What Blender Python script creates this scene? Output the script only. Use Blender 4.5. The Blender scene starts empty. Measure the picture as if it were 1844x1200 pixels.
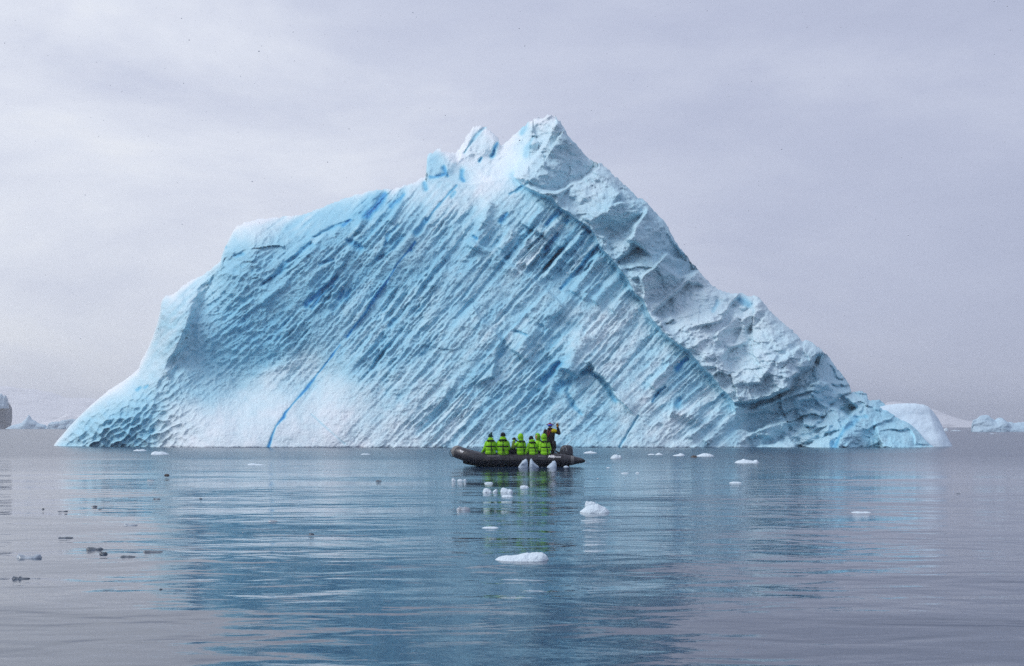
import bpy, bmesh, math, random
import numpy as np
from mathutils import Vector, Matrix, Euler

sc = bpy.context.scene
C = sc.collection
R_ = math.radians

# ------------------------------------------------------------------ camera
F_PX, CX, HZ, CAM_H = 2561.0, 922.0, 768.0, 1.75      # focal length, centre column, horizon row (photo pixels), eye height (m)
cam = bpy.data.cameras.new('camera')
cam.sensor_width = 36.0
cam.lens = F_PX / 1844.0 * 36.0
cam.shift_y = (HZ - 600.0) / 1844.0
cam.clip_start, cam.clip_end = 0.1, 30000.0
cam_o = bpy.data.objects.new('camera', cam)
cam_o.location = (0, 0, CAM_H)
cam_o.rotation_euler = (R_(90), 0, 0)
C.objects.link(cam_o)
sc.camera = cam_o

# ------------------------------------------------------------------ sky and sun
SUN_AZ, SUN_EL = R_(-98.0), R_(48.0)                    # azimuth measured from +Y (view direction) towards +X
sun_dir = Vector((math.sin(SUN_AZ) * math.cos(SUN_EL), math.cos(SUN_AZ) * math.cos(SUN_EL), math.sin(SUN_EL)))
W = bpy.data.worlds.new('World')
sc.world = W
W.use_nodes = True
nt = W.node_tree
nt.nodes.clear()
def N(nt, t, **kw):
    n = nt.nodes.new(t)
    for k, v in kw.items():
        if k in n.inputs.keys() if hasattr(n.inputs, 'keys') else False:
            n.inputs[k].default_value = v
        else:
            setattr(n, k, v)
    return n
def L(nt, a, ao, b, bi):
    nt.links.new(a.outputs[ao], b.inputs[bi])
def math_n(nt, op, a, b=None, clamp=False):
    n = nt.nodes.new('ShaderNodeMath'); n.operation = op; n.use_clamp = clamp
    for i, v in enumerate((a, b)):
        if v is None: continue
        if isinstance(v, (int, float)): n.inputs[i].default_value = v
        else: nt.links.new(v, n.inputs[i])
    return n.outputs[0]
def mix_n(nt, fac, a, b):
    n = nt.nodes.new('ShaderNodeMix'); n.data_type = 'RGBA'
    for s, v in ((0, fac), (6, a), (7, b)):
        if isinstance(v, (int, float)): n.inputs[s].default_value = v
        elif isinstance(v, tuple): n.inputs[s].default_value = (*v, 1)
        else: nt.links.new(v, n.inputs[s])
    return n.outputs[2]
def ramp_n(nt, fac, stops, interp='LINEAR'):
    n = nt.nodes.new('ShaderNodeValToRGB'); cr = n.color_ramp; cr.interpolation = interp
    while len(cr.elements) < len(stops): cr.elements.new(0.5)
    for e, (p, c) in zip(cr.elements, stops):
        e.position = p; e.color = (*c, 1) if len(c) == 3 else c
    nt.links.new(fac, n.inputs[0])
    return n.outputs[0]

sky = nt.nodes.new('ShaderNodeTexSky'); sky.sky_type = 'NISHITA'; sky.sun_disc = False
sky.sun_elevation = SUN_EL; sky.sun_rotation = SUN_AZ
tc = nt.nodes.new('ShaderNodeTexCoord')
# brightness of the cloud layer: brighter towards the side the sun stands on, a little brighter low down there
dotn = nt.nodes.new('ShaderNodeVectorMath'); dotn.operation = 'DOT_PRODUCT'
nt.links.new(tc.outputs['Generated'], dotn.inputs[0]); dotn.inputs[1].default_value = (-0.62, 0.77, -0.38)
glow = dotn.outputs['Value']
mp = nt.nodes.new('ShaderNodeMapping'); nt.links.new(tc.outputs['Generated'], mp.inputs[0])
mp.inputs['Rotation'].default_value = (0, R_(-17), 0); mp.inputs['Scale'].default_value = (1.9, 1.9, 5.2); mp.inputs['Location'].default_value = (3.4, 0.2, 1.9)
n1 = nt.nodes.new('ShaderNodeTexNoise'); n1.inputs['Scale'].default_value = 2.0; n1.inputs['Detail'].default_value = 7; n1.inputs['Roughness'].default_value = 0.6; n1.inputs['Distortion'].default_value = 0.25
nt.links.new(mp.outputs[0], n1.inputs['Vector'])
gfac = math_n(nt, 'MULTIPLY_ADD', glow, 1.8); nt.nodes[-1].inputs[2].default_value = -0.73
nfac = math_n(nt, 'MULTIPLY_ADD', n1.outputs[0], 1.25); nt.nodes[-1].inputs[2].default_value = -0.63
tot = math_n(nt, 'ADD', gfac, nfac, clamp=True)
cloud = ramp_n(nt, tot, [(0.0, (0.485, 0.53, 0.70)), (0.2, (0.53, 0.575, 0.745)), (0.5, (0.645, 0.69, 0.84)), (0.8, (0.82, 0.86, 0.965)), (1.0, (0.93, 0.955, 1.0))])
sc10 = nt.nodes.new('ShaderNodeVectorMath'); sc10.operation = 'SCALE'; nt.links.new(cloud, sc10.inputs[0]); sc10.inputs['Scale'].default_value = 9.7
skymix = mix_n(nt, 0.95, sky.outputs[0], sc10.outputs[0])
bg = nt.nodes.new('ShaderNodeBackground'); bg.inputs['Strength'].default_value = 0.1
nt.links.new(skymix, bg.inputs[0])
wo = nt.nodes.new('ShaderNodeOutputWorld'); nt.links.new(bg.outputs[0], wo.inputs[0])

sl = bpy.data.lights.new('sun', 'SUN'); sl.energy = 2.0; sl.angle = R_(38); sl.color = (1.0, 0.99, 0.975)
sun_o = bpy.data.objects.new('sun', sl); C.objects.link(sun_o)
sun_o.rotation_euler = (-sun_dir).to_track_quat('-Z', 'Y').to_euler()

sc.view_settings.view_transform = 'Standard'; sc.view_settings.look = 'None'
sc.view_settings.exposure = 0.0; sc.view_settings.gamma = 1.0; sc.view_settings.use_curve_mapping = False
sc.render.engine = 'CYCLES'
cy = sc.cycles
cy.use_denoising = False; cy.denoiser = 'OPENIMAGEDENOISE'; cy.denoising_input_passes = 'RGB_ALBEDO_NORMAL'; cy.denoising_prefilter = 'ACCURATE'
cy.max_bounces = 12; cy.diffuse_bounces = 3; cy.glossy_bounces = 3; cy.transmission_bounces = 4; cy.volume_bounces = 10
cy.caustics_reflective = False; cy.caustics_refractive = False

# ------------------------------------------------------------------ helpers
def at(px, py, Y):
    """the point that stands Y metres away and shows at photo pixel px, py"""
    return Vector(((px - CX) * Y / F_PX, Y, CAM_H - (py - HZ) * Y / F_PX))
def on_water(px, py):
    Y = CAM_H * F_PX / (py - HZ)
    return Vector(((px - CX) * Y / F_PX, Y, 0.0)), Y
def link(name, me, mat=None, parent=None, smooth=True):
    o = bpy.data.objects.new(name, me); C.objects.link(o)
    if mat is not None and not me.materials: me.materials.append(mat)
    if parent is not None: o.parent = parent
    if smooth and len(me.polygons): me.polygons.foreach_set('use_smooth', np.ones(len(me.polygons), bool))
    return o
def mesh_np(name, verts, quads):
    me = bpy.data.meshes.new(name)
    verts = np.ascontiguousarray(verts, np.float32); quads = np.ascontiguousarray(quads, np.int32)
    me.vertices.add(len(verts)); me.vertices.foreach_set('co', verts.ravel())
    k = quads.shape[1]
    me.loops.add(quads.size); me.loops.foreach_set('vertex_index', quads.ravel())
    me.polygons.add(len(quads)); me.polygons.foreach_set('loop_start', np.arange(0, quads.size, k, dtype=np.int32))
    me.update(calc_edges=True); me.validate()
    return me
def tag(o, label=None, cat=None, group=None, kind=None):
    for k, v in (('label', label), ('category', cat), ('group', group), ('kind', kind)):
        if v: o[k] = v
    return o
def empty(name, loc=(0, 0, 0), rz=0.0):
    o = bpy.data.objects.new(name, None); o.empty_display_size = 0.3
    o.location = loc; o.rotation_euler = (0, 0, rz); C.objects.link(o); return o
def mat_new(name, col=(0.8, 0.8, 0.8), rough=0.6, spec=0.5, **kw):
    m = bpy.data.materials.new(name); m.use_nodes = True
    p = m.node_tree.nodes['Principled BSDF']
    p.inputs['Base Color'].default_value = (*col, 1); p.inputs['Roughness'].default_value = rough
    p.inputs['Specular IOR Level'].default_value = spec
    for k, v in kw.items(): p.inputs[k.replace('_', ' ')].default_value = v
    return m
def vary(m, scale=6.0, amount=0.25, bump=0.0, bscale=40.0, dist=0.01, detail=4):
    """mottled colour and fine relief on a plain material"""
    nt = m.node_tree; p = nt.nodes['Principled BSDF']; c = tuple(p.inputs['Base Color'].default_value[:3])
    tc = nt.nodes.new('ShaderNodeTexCoord')
    n = nt.nodes.new('ShaderNodeTexNoise'); n.inputs['Scale'].default_value = scale; n.inputs['Detail'].default_value = detail
    nt.links.new(tc.outputs['Object'], n.inputs['Vector'])
    out = ramp_n(nt, n.outputs[0], [(0.3, tuple(v * (1 - amount) for v in c)), (0.7, tuple(min(1, v * (1 + amount)) for v in c))])
    nt.links.new(out, p.inputs['Base Color'])
    if bump:
        n2 = nt.nodes.new('ShaderNodeTexNoise'); n2.inputs['Scale'].default_value = bscale; n2.inputs['Detail'].default_value = 5
        nt.links.new(tc.outputs['Object'], n2.inputs['Vector'])
        b = nt.nodes.new('ShaderNodeBump'); b.inputs['Strength'].default_value = bump; b.inputs['Distance'].default_value = dist
        nt.links.new(n2.outputs[0], b.inputs['Height']); nt.links.new(b.outputs[0], p.inputs['Normal'])
    return m

# ---- numpy noise
def hash2(ix, iy, seed):
    h = (ix.astype(np.int64) * 374761393 + iy.astype(np.int64) * 668265263 + seed * 1274126177) & 0xFFFFFFFF
    h = ((h ^ (h >> 13)) * 1274126177) & 0xFFFFFFFF
    h = ((h ^ (h >> 16)) * 2246822519) & 0xFFFFFFFF
    return ((h ^ (h >> 15)) & 0xFFFFFF) / float(0xFFFFFF)
def vnoise(x, y, seed=0):
    ix, iy = np.floor(x), np.floor(y); fx, fy = x - ix, y - iy
    fx = fx * fx * fx * (fx * (fx * 6 - 15) + 10); fy = fy * fy * fy * (fy * (fy * 6 - 15) + 10)
    a, b = hash2(ix, iy, seed), hash2(ix + 1, iy, seed); c, d = hash2(ix, iy + 1, seed), hash2(ix + 1, iy + 1, seed)
    return (a * (1 - fx) + b * fx) * (1 - fy) + (c * (1 - fx) + d * fx) * fy
def fbm(x, y, seed=0, octs=4, gain=0.5):
    s, a, t = 0.0, 1.0, 0.0
    for i in range(octs):
        s = s + a * (vnoise(x * 2 ** i + 17.3 * i, y * 2 ** i - 9.1 * i, seed + i) - 0.5); t += a; a *= gain
    return s / t * 2
def cells(x, y, seed=0, k=1.0, tilt=0.0, off=0.0, maxi=False):
    """lower (upper) envelope of one tilted bowl (dome) per jittered cell: scallops and facets with sharp ridges"""
    ix, iy = np.floor(x), np.floor(y); best = None
    sg = -1.0 if maxi else 1.0
    for dx in (-1, 0, 1):
        for dy in (-1, 0, 1):
            jx, jy = ix + dx, iy + dy
            px = jx + 0.15 + 0.7 * hash2(jx, jy, seed); py = jy + 0.15 + 0.7 * hash2(jx, jy, seed + 7)
            rx, ry = x - px, y - py
            f = k * (rx * rx + ry * ry)
            if tilt: f = f + tilt * ((hash2(jx, jy, seed + 13) - 0.5) * rx + (hash2(jx, jy, seed + 29) - 0.5) * ry)
            if off: f = f + off * (hash2(jx, jy, seed + 41) - 0.5)
            best = f if best is None else np.minimum(best, f)
    return sg * best
def sstep(a, b, x):
    t = np.clip((x - a) / (b - a), 0, 1); return t * t * (3 - 2 * t)
def poly_dist(x, y, pts):
    """distance to a polyline and the side (positive to the right of the walking direction on screen, y down)"""
    best = np.full(x.shape, 1e9); side = np.zeros(x.shape); along = np.zeros(x.shape); acc = 0.0
    for (x0, y0), (x1, y1) in zip(pts[:-1], pts[1:]):
        ex, ey = x1 - x0, y1 - y0; l2 = ex * ex + ey * ey; ln = math.sqrt(l2)
        t = np.clip(((x - x0) * ex + (y - y0) * ey) / l2, 0, 1)
        dx, dy = x - x0 - t * ex, y - y0 - t * ey; d = np.sqrt(dx * dx + dy * dy)
        m = d < best
        best = np.where(m, d, best); side = np.where(m, np.sign(ex * dy - ey * dx), side); along = np.where(m, acc + t * ln, along)
        acc += ln
    return best, side, along / acc
def inside(x, y, pts):
    r = np.zeros(x.shape, bool)
    for (x0, y0), (x1, y1) in zip(pts, pts[1:] + pts[:1]):
        if y0 == y1: continue
        c = (y0 > y) != (y1 > y)
        r ^= c & (x < (x1 - x0) * (y - y0) / (y1 - y0) + x0)
    return r
def gfield(x, y, pts, sig=60.0):
    """smooth blend of values given at points"""
    num = 0.0; den = 1e-9
    for p in pts:
        s = p[3] if len(p) > 3 else sig
        w = np.exp(-((x - p[0]) ** 2 + (y - p[1]) ** 2) / (2 * s * s)) + 1e-7
        num = num + w * p[2]; den = den + w
    return num / den
def tps(x, y, pts, lam=0.0):
    P = np.array(pts, float); s = 300.0
    px, py, v = P[:, 0] / s, P[:, 1] / s, P[:, 2]
    def U(r2): return r2 * np.log(r2 + 1e-12)
    n = len(P); K = U((px[:, None] - px) ** 2 + (py[:, None] - py) ** 2) + lam * np.eye(n)
    A = np.zeros((n + 3, n + 3)); A[:n, :n] = K; A[:n, n] = 1; A[:n, n + 1] = px; A[:n, n + 2] = py; A[n:, :n] = A[:n, n:].T
    w = np.linalg.solve(A, np.r_[v, 0, 0, 0])
    X, Y = x / s, y / s; out = w[n] + w[n + 1] * X + w[n + 2] * Y
    for i in range(n): out = out + w[i] * U((X - px[i]) ** 2 + (Y - py[i]) ** 2)
    return out
def bil(img, fx, fy):
    h, w = img.shape
    fx = np.clip(fx, 0, w - 1.001); fy = np.clip(fy, 0, h - 1.001)
    ix = fx.astype(np.int32); iy = fy.astype(np.int32); tx = fx - ix; ty = fy - iy
    f = img.ravel(); b = iy * w + ix
    return (f[b] * (1 - tx) + f[b + 1] * tx) * (1 - ty) + (f[b + w] * (1 - tx) + f[b + w + 1] * tx) * ty
def blur(img, r):
    """three box passes"""
    for _ in range(3):
        for ax in (0, 1):
            n = img.shape[ax]; k = max(1, int(r))
            pad = [(0, 0), (0, 0)]; pad[ax] = (k + 1, k)
            cs = np.cumsum(np.pad(img, pad, mode='edge'), axis=ax)
            a = np.take(cs, np.arange(2 * k + 1, 2 * k + 1 + n), axis=ax); b = np.take(cs, np.arange(0, n), axis=ax)
            img = (a - b) / (2 * k + 1)
    return img
# ------------------------------------------------------------------ the big iceberg
Y_BERG = CAM_H * F_PX / (806.3 - HZ)
SIL = [(97,802),(103,794),(112,784),(125,768),(138,755),(150,743),(165,729),(180,716),(196,703),(210,694),(222,686),(235,677),(250,664),(253,652),(262,636),(270,619),(278,597),(284,577),(288,560),(290,545),(293,538),(298,533),(305,533),(311,531),(322,521),(333,513),(345,505),(357,499),(366,495),(378,486),(388,478),(397,471),(399,460),(404,447),(408,440),(413,429),(420,415),(428,407),(440,401),(460,396),(475,394),(490,392),(505,391),(520,389),(535,388),(548,386),(562,381),(580,374),(600,366),(615,360),(630,355),(645,350),(662,346),(676,342),(690,341),(705,341),(716,338),(730,334),(745,328),(756,323),(766,319),(768,300),(769,280),(774,273),(784,271),(797,271),(803,275),(812,274),(822,272),(829,266),(836,258),(838,247),(843,240),(851,231),(860,227),(866,226),(873,231),(882,234),(890,240),(897,250),(899,258),(902,263),(908,259),(917,251),(926,243),(935,236),(941,228),(948,222),(957,219),(963,213),(967,211),(972,213),(980,210),(992,206),(1003,213),(1009,220),(1015,231),(1023,246),(1034,256),(1044,266),(1052,277),(1061,286),(1073,292),(1084,294),(1094,303),(1104,314),(1118,327),(1131,340),(1146,354),(1163,363),(1170,371),(1182,385),(1194,396),(1203,408),(1210,424),(1218,437),(1232,455),(1244,471),(1256,485),(1262,493),(1272,503),(1282,513),(1294,522),(1310,527),(1322,530),(1333,526),(1346,532),(1364,533),(1372,541),(1384,556),(1397,571),(1411,582),(1425,594),(1437,606),(1445,614),(1455,614),(1466,620),(1480,630),(1488,637),(1491,642),(1500,653),(1510,668),(1520,680),(1531,697),(1534,707),(1540,706),(1546,703),(1556,705),(1561,709),(1563,719),(1572,721),(1585,721),(1590,726),(1596,731),(1606,743),(1618,750),(1632,758),(1646,768),(1660,785),(1672,798),(1684,806),(1700,813)]
ST = 1.2
gx, gy = np.meshgrid(np.arange(84, 1724, ST), np.arange(190, 836, ST))
H_, W_ = gx.shape
rng = np.random.default_rng(5)

# run of the layers, degrees above the horizontal, and streaks smeared along it
FLOW = [(200,720,40),(330,560,46),(430,480,36),(500,430,36),(570,410,40),(640,360,44),(600,540,52),(700,450,53),(520,740,53),(800,400,50),(900,430,50),(1000,430,49),(1080,500,49),(880,600,48),(950,700,46),(1100,650,49),(1250,780,40),(1150,760,44),(800,720,45),(700,650,48),(1330,760,38),(420,640,36),(500,620,47)]
th = np.radians(gfield(gx, gy, FLOW, 55))
fxv, fyv = np.cos(th), -np.sin(th)
def smear(width, length, seed):
    n = blur(np.random.default_rng(seed).standard_normal((H_, W_)), width)
    n = n / n.std(); acc = n.copy(); cnt = 1
    jx, jy = np.meshgrid(np.arange(W_, dtype=float), np.arange(H_, dtype=float))
    for sgn in (1, -1):
        px, py = jx.copy(), jy.copy(); stp = max(1.0, width * 0.9)
        for _ in range(int(length / ST / stp)):
            ix = np.clip(px, 0, W_ - 1).astype(int); iy = np.clip(py, 0, H_ - 1).astype(int)
            px += sgn * stp * fxv[iy, ix]; py += sgn * stp * fyv[iy, ix]
            acc += bil(n, px, py); cnt += 1
    return acc / acc.std()
s_fine = smear(1, 46, 11); s_mid = smear(2, 85, 12); s_big = smear(4, 70, 13); s_long = smear(2, 130, 14); s_huge = smear(8, 110, 15)
_jx, _jy = np.meshgrid(np.arange(W_, dtype=float), np.arange(H_, dtype=float))
def rag(s, a, l, seed):
    return bil(s, _jx + a * fbm(gx / l, gy / l, seed, 3), _jy + a * fbm(gx / l, gy / l, seed + 50, 3))
s_mid = rag(s_mid, 2.2, 12, 161); s_big = rag(s_big, 4, 22, 171); s_huge = rag(s_huge, 6, 30, 181); s_fine = rag(s_fine, 1.5, 8, 191)
def rid(s): return .8 - np.sqrt(s * s + .012)

# how far the surface stands back from the waterline plane (m)
REC = [(97,806,9),(200,808,5.5),(300,808,2.4),(400,809,0),(520,809,0),(650,809,0),(800,809,0),(950,809,0),(1100,809,0),(1250,809,.4),(1340,809,1.6),(1450,809,.6),(1560,809,0),(1640,809,0),(1710,809,2),
 (150,742,11),(232,678,12),(272,615,13),(300,533,14),(365,495,16),(425,410,19),(515,390,20),(600,366,20),(700,340,20),(770,322,21.5),(900,300,23),(992,207,22),(1055,280,19),(1120,330,17),(1200,405,15.5),(1258,490,14),(1310,530,15),(1365,535,14),(1450,615,12),(1500,655,10.5),(1533,700,9.5),(1590,730,8),(1660,785,4),
 (400,782,1.0),(420,740,4.4),(430,700,7.4),(500,770,1.5),(540,720,4.6),(560,690,6.6),(620,770,1.2),(620,700,4.4),(340,770,2.6),(350,720,5.2),
 (430,650,8.3),(440,600,8.9),(500,560,9.6),(560,600,8.2),(420,550,9.8),(480,500,10.6),(360,640,8.5),
 (180,770,6.0),(230,720,6.8),(280,680,7.6),(310,620,8.6),(340,560,10.2),(395,490,12.6),(300,760,3.6),
 (460,430,14.2),(560,420,14.4),(660,400,14.0),(720,380,15),(650,480,11.5),(620,620,7.2),(700,560,9),
 (800,420,13.2),(800,560,8.2),(800,680,4),(900,420,13.2),(900,560,8.4),(920,680,4.2),(1000,480,11.4),(1030,600,7.2),(1050,700,4),(800,350,17.5),(900,345,17),
 (1100,560,9),(1150,650,6),(1180,740,2.4),
 (1000,320,16.5),(1080,380,14.6),(1150,450,13.2),(1200,520,11.8),(1280,600,9.2),(1330,680,7.0),(1400,620,9.4),(1440,660,8),
 (1400,750,4.6),(1480,720,5.8),(1500,770,2.5),(1560,760,3)]
R = tps(gx, gy, REC, 2e-4)

def bump(x, y, rx, ry, ang=0.0):
    a = math.radians(ang); c, s = math.cos(a), -math.sin(a)
    u = (gx - x) * c + (gy - y) * s; v = -(gx - x) * s + (gy - y) * c
    return np.exp(-((u / rx) ** 2 + (v / ry) ** 2))
wx = fbm(gx / 28, gy / 28, 101, 3) * 7; wy = fbm(gx / 28, gy / 28, 131, 3) * 7       # uneven edges
ux, uy = gx + wx, gy + wy

# the block on the right stands proud of the layered face
EDGE = [(925,318),(946,338),(973,350),(996,360),(1004,371),(1021,383),(1040,398),(1057,408),(1069,421),(1080,442),(1094,458),(1113,481),(1132,508),(1143,530),(1158,541),(1176,578),(1202,607),(1238,633),(1264,659),(1293,692),(1323,726),(1348,724),(1389,714),(1418,699),(1425,681),(1458,659),(1473,640),(1492,637)]
BLOCK = EDGE + [(1540,600),(1400,450),(1200,250),(1000,150),(960,205),(958,250),(940,285)]
ex, ey = gx + wx * .35, gy + wy * .35
ed, _, eal = poly_dist(ex, ey, EDGE)
blk = inside(ex, ey, BLOCK)
sd = np.where(blk, ed, -ed)
lower = sstep(0.80, 0.86, eal)                                        # the part of the edge that overhangs the grey hollow
D = -R
D += (1.9 + 1.0 * lower) * sstep(-7, 4, sd) * (1 - 0.55 * sstep(20, 190, sd)) * sstep(-.01, .06, eal)
D -= 2.6 * lower * (1 - blk) * np.exp(-ed / 55) * sstep(0, 6, ed)     # undercut below it
D -= 0.45 * (1 - blk) * (1 - lower) * np.exp(-ed / 16)
blkm = sstep(-5, 5, sd)

# the seam across the layered face: the lower slab stands a little proud
SEAM = [(842,424),(862,440),(880,446),(896,455),(912,467),(928,479),(957,498),(986,521),(1005,537),(1022,556)]
d2, side2, al2 = poly_dist(gx + wx * .25, gy + wy * .25, SEAM)
D += 0.75 * np.where(side2 > 0, 1, 0) * np.exp(-d2 / 55) * sstep(0, 5, d2) * sstep(0, .08, al2) * (1 - sstep(.9, 1, al2))
SHELF = [(846,541),(866,567),(884,590),(903,616),(895,655),(888,684),(868,690),(846,704)]
d3, side3, al3 = poly_dist(ux, uy, SHELF)
D += 0.8 * np.where(side3 > 0, 1, 0) * np.exp(-d3 / 60) * sstep(0, 6, d3) * sstep(0, .1, al3) * (1 - sstep(.85, 1, al3))
VEE = [(1030,690),(1048,668),(1064,663),(1084,684),(1104,712),(1126,734),(1150,760)]
d4, side4, al4 = poly_dist(ux, uy, VEE)
D += 1.1 * np.where(side4 < 0, 1, 0) * np.exp(-d4 / 45) * sstep(0, 6, d4) * (1 - sstep(.8, 1, al4)) * sstep(0, .1, al4)
# the rim between spur and hollow on the left
SPUR = [(282,742),(296,690),(318,640),(335,598),(352,560),(378,510),(405,470),(440,446),(480,441),(506,446),(520,424),(548,392)]
d5, side5, al5 = poly_dist(gx + wx * 1.3, gy + wy * 1.3, SPUR)
spur = np.where(side5 < 0, 1.0, 0.0)
send = sstep(0, .25, al5) * (1 - sstep(.56, .76, al5))
D += 1.25 * spur * np.exp(-d5 / 75) * sstep(0, 12, d5) * send
D -= 0.8 * (1 - spur) * np.exp(-d5 / 45) * send * (.3 + .7 * sstep(0, 8, d5))
# shelf and blocks of the summit: they stand back behind the front rim
RIM = [(750,322),(790,326),(815,331),(845,334),(880,328),(910,322),(932,322)]
d6, side6, al6 = poly_dist(gx + wx * .2, gy + wy * .2, RIM)
back = ((side6 < 0) & (gx > 750) & (gx < 952) & (gy < 345)) * (1 - sstep(925, 950, gx + (gy - 300) * .35))
D -= 3.0 * back * sstep(0, 9, d6) + 2.2 * back * sstep(0, 45, d6)
PIN = [(838,262),(846,236),(866,218),(890,238),(900,258),(893,280),(872,300),(842,296)]
pin = blur(inside(ux, uy, PIN).astype(float), 2)
D += 1.1 * pin * (1 - sstep(258, 296, gy))
CUBE = [(768,330),(766,268),(802,266),(822,290),(806,318),(790,334)]
cube = blur(inside(gx + wx * .4, gy + wy * .4, CUBE).astype(float), 2)
D += 1.5 * cube * (1 - sstep(300, 334, gy))

# zones
layer = gfield(gx, gy, [(150,760,.12),(230,680,.18),(300,600,.45),(350,540,.5),(330,760,.05),(450,760,.03),(560,770,.05),(420,690,.12),(430,600,.5),(400,650,.4),(520,600,.75),(420,480,.15),(470,490,.25),(560,480,.9),(470,420,.2),(560,400,1.0),(640,380,1.3),(720,370,1.3),(700,460,1.15),(620,560,.9),(560,680,.45),(640,740,.35),(720,600,1.1),(700,700,.8),(800,420,1.1),(800,540,1.2),(820,640,1.15),(800,740,.7),(900,350,.5),(900,420,1.4),(1000,450,1.7),(1090,500,1.6),(950,560,1.1),(960,660,1.1),(900,740,.7),(1060,600,.7),(1080,660,.75),(1120,620,.7),(1050,740,.8),(1150,680,.6),(1200,690,.9),(1270,700,1.2),(1280,780,1.1),(1180,780,.9),(1220,740,.3),(830,300,.15),(780,340,.35)], 34)
layer *= (1 - .96 * np.maximum(blkm, sstep(1318, 1345, gx))) * (1 - .95 * back)
layer *= .45 + .75 * sstep(.25, .7, vnoise(gx / 75 + 3, gy / 75, 153))
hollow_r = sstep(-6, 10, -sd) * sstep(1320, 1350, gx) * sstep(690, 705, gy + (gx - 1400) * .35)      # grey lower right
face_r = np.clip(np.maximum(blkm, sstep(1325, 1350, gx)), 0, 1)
summit = back + sstep(905, 925, gx) * (1 - sstep(968, 985, gx + (gy - 240) * .55)) * (1 - sstep(318, 328, gy))
summit = blur(np.clip(summit, 0, 1), 2)

# layers
wild = .55 + .9 * sstep(.3, .75, vnoise(gx / 60, gy / 60, 151))
lz = gfield(gx, gy, [(1090,600,1),(1120,670,1),(1060,640,.8),(1160,640,.8),(1050,570,.7),(830,560,.6),(700,500,.4),(600,400,.3),(700,650,.4),(900,640,.4),(960,700,.2),(1000,450,.1),(1270,720,.1),(1060,740,.6),(1200,720,.7),(900,400,.4),(850,380,.6)], 45)
face_r_ = np.clip(np.maximum(blkm, sstep(1325, 1350, gx)), 0, 1)
brk = 1 - .5 * sstep(.45, .8, vnoise(gx / 38 + 9, gy / 38, 152))
D += .64 * layer * (brk * (1 - .5 * lz) * (.10 * np.tanh(s_big * 1.2) + .10 * rid(s_big) + .12 * np.tanh(s_huge * 1.3) + .08 * rid(s_huge)) + wild * (.13 * np.tanh(s_mid * 1.3) + .21 * rid(s_mid) + .19 * rid(s_fine) + .06 * s_fine))
crag = cells((gx + wx) / 24, (gy + wy) / 20, 203, .7, 1.1, .35)
D += (1 - face_r_) * np.clip(layer * 1.5, 0, 1) * lz * (.55 * crag + .18 * fbm(gx / 14, gy / 14, 204, 4))
notch = sstep(1.1, 2.2, s_long) * layer
D -= .30 * notch
# lumps across the layers
lump = cells((gx + wx) / 17 - (gy) / 60, (gy + wy) / 15 + gx / 70, 201, .9, .7, .3)
crust = cells((gx + wx * .6) / 7.5, (gy + wy * .6) / 6.5, 202, 1.0, .6, .25)
D += layer * (.11 * (lump - .25) + .05 * (crust - .25) * wild)
# scallops of the spur
scal = gfield(gx, gy, [(170,770,1),(240,740,1),(280,770,.85),(200,720,.5),(260,690,.5),(320,640,.35),(350,620,.5),(380,640,.5),(430,620,.5),(440,570,.5),(480,620,.35),(560,560,.28),(330,770,.2),(390,770,0),(480,740,0),(600,770,0),(420,690,.15),(300,580,.75),(350,520,.8),(390,480,.7),(700,600,.22),(800,600,.15),(900,700,.2),(560,650,.2),(640,500,.22),(1000,700,.1),(1200,700,0)], 42) * (1 - face_r)
ca, sa = math.cos(R_(38)), math.sin(R_(38))
su, sv = ux * ca - uy * sa, ux * sa + uy * ca
dim = cells(su / 15, sv / 10.5, 301, 1.3, .35, .15)
dim2 = cells(su / 7.5 + .3, sv / 5.5, 302, 1.2, .3, .1)
rimw = sstep(0, 26, gy - np.interp(gx, [p[0] for p in SIL], [p[1] for p in SIL]))
D += scal * ((.62 + .5 * bump(200, 765, 120, 60)) * (dim - .3) + .22 * (dim2 - .3)) * (.25 + .75 * rimw)
# facets of the right block, the grey hollow and the broken wall of the left hollow
qx, qy = gx + wx * 1.5, gy + wy * 1.5
fa = cells(qx / 74 - qy / 240, qy / 56 + qx / 260, 401, .22, 1.4, .25); fb = cells(qx / 33, qy / 25 + qx / 120, 402, .28, 1.3, .25); fc = cells(qx / 13, qy / 9 + qx / 40, 403, .38, 1.2, .25)
fam = cells(qx / 60 + qy / 200, qy / 47, 404, .22, 1.3, .2, True)
sw = (gy * .86 + gx * .22) / 26 + 1.7 * fbm(gx / 70, gy / 60, 411, 4); sw2 = (gy * .9 - gx * .35) / 11 + 1.6 * fbm(gx / 34, gy / 30, 421, 4)
def saw(v): f = v - np.floor(v); return np.where(f < .86, f / .86, (1 - f) / .14) - .5
led = sstep(.3, .7, vnoise(gx / 48 + 5, gy / 40, 431))
hol = .4 + .6 * (1 - blkm)
D += face_r * hol * (.75 * led * saw(sw) + .12 * (1 - .6 * led) * saw(sw2))
D += face_r * (1.1 * fa + .8 * fam + .85 * fb + .30 * fc + .30 * cells(qx / 20 + qy / 50, qy / 10, 407, .4, 1.3, .4) + .6 * fbm(gx / 22, gy / 16, 405, 5)) * (1 - .3 * sstep(1540, 1600, gx))
wall = bump(440, 490, 62, 46, 35) + .7 * bump(500, 450, 34, 26) + .6 * bump(380, 560, 34, 44, 50)
wall = np.clip(wall, 0, 1) * (1 - spur * .8)
D += wall * (.85 * fb + .7 * fa + .35 * fam)
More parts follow.
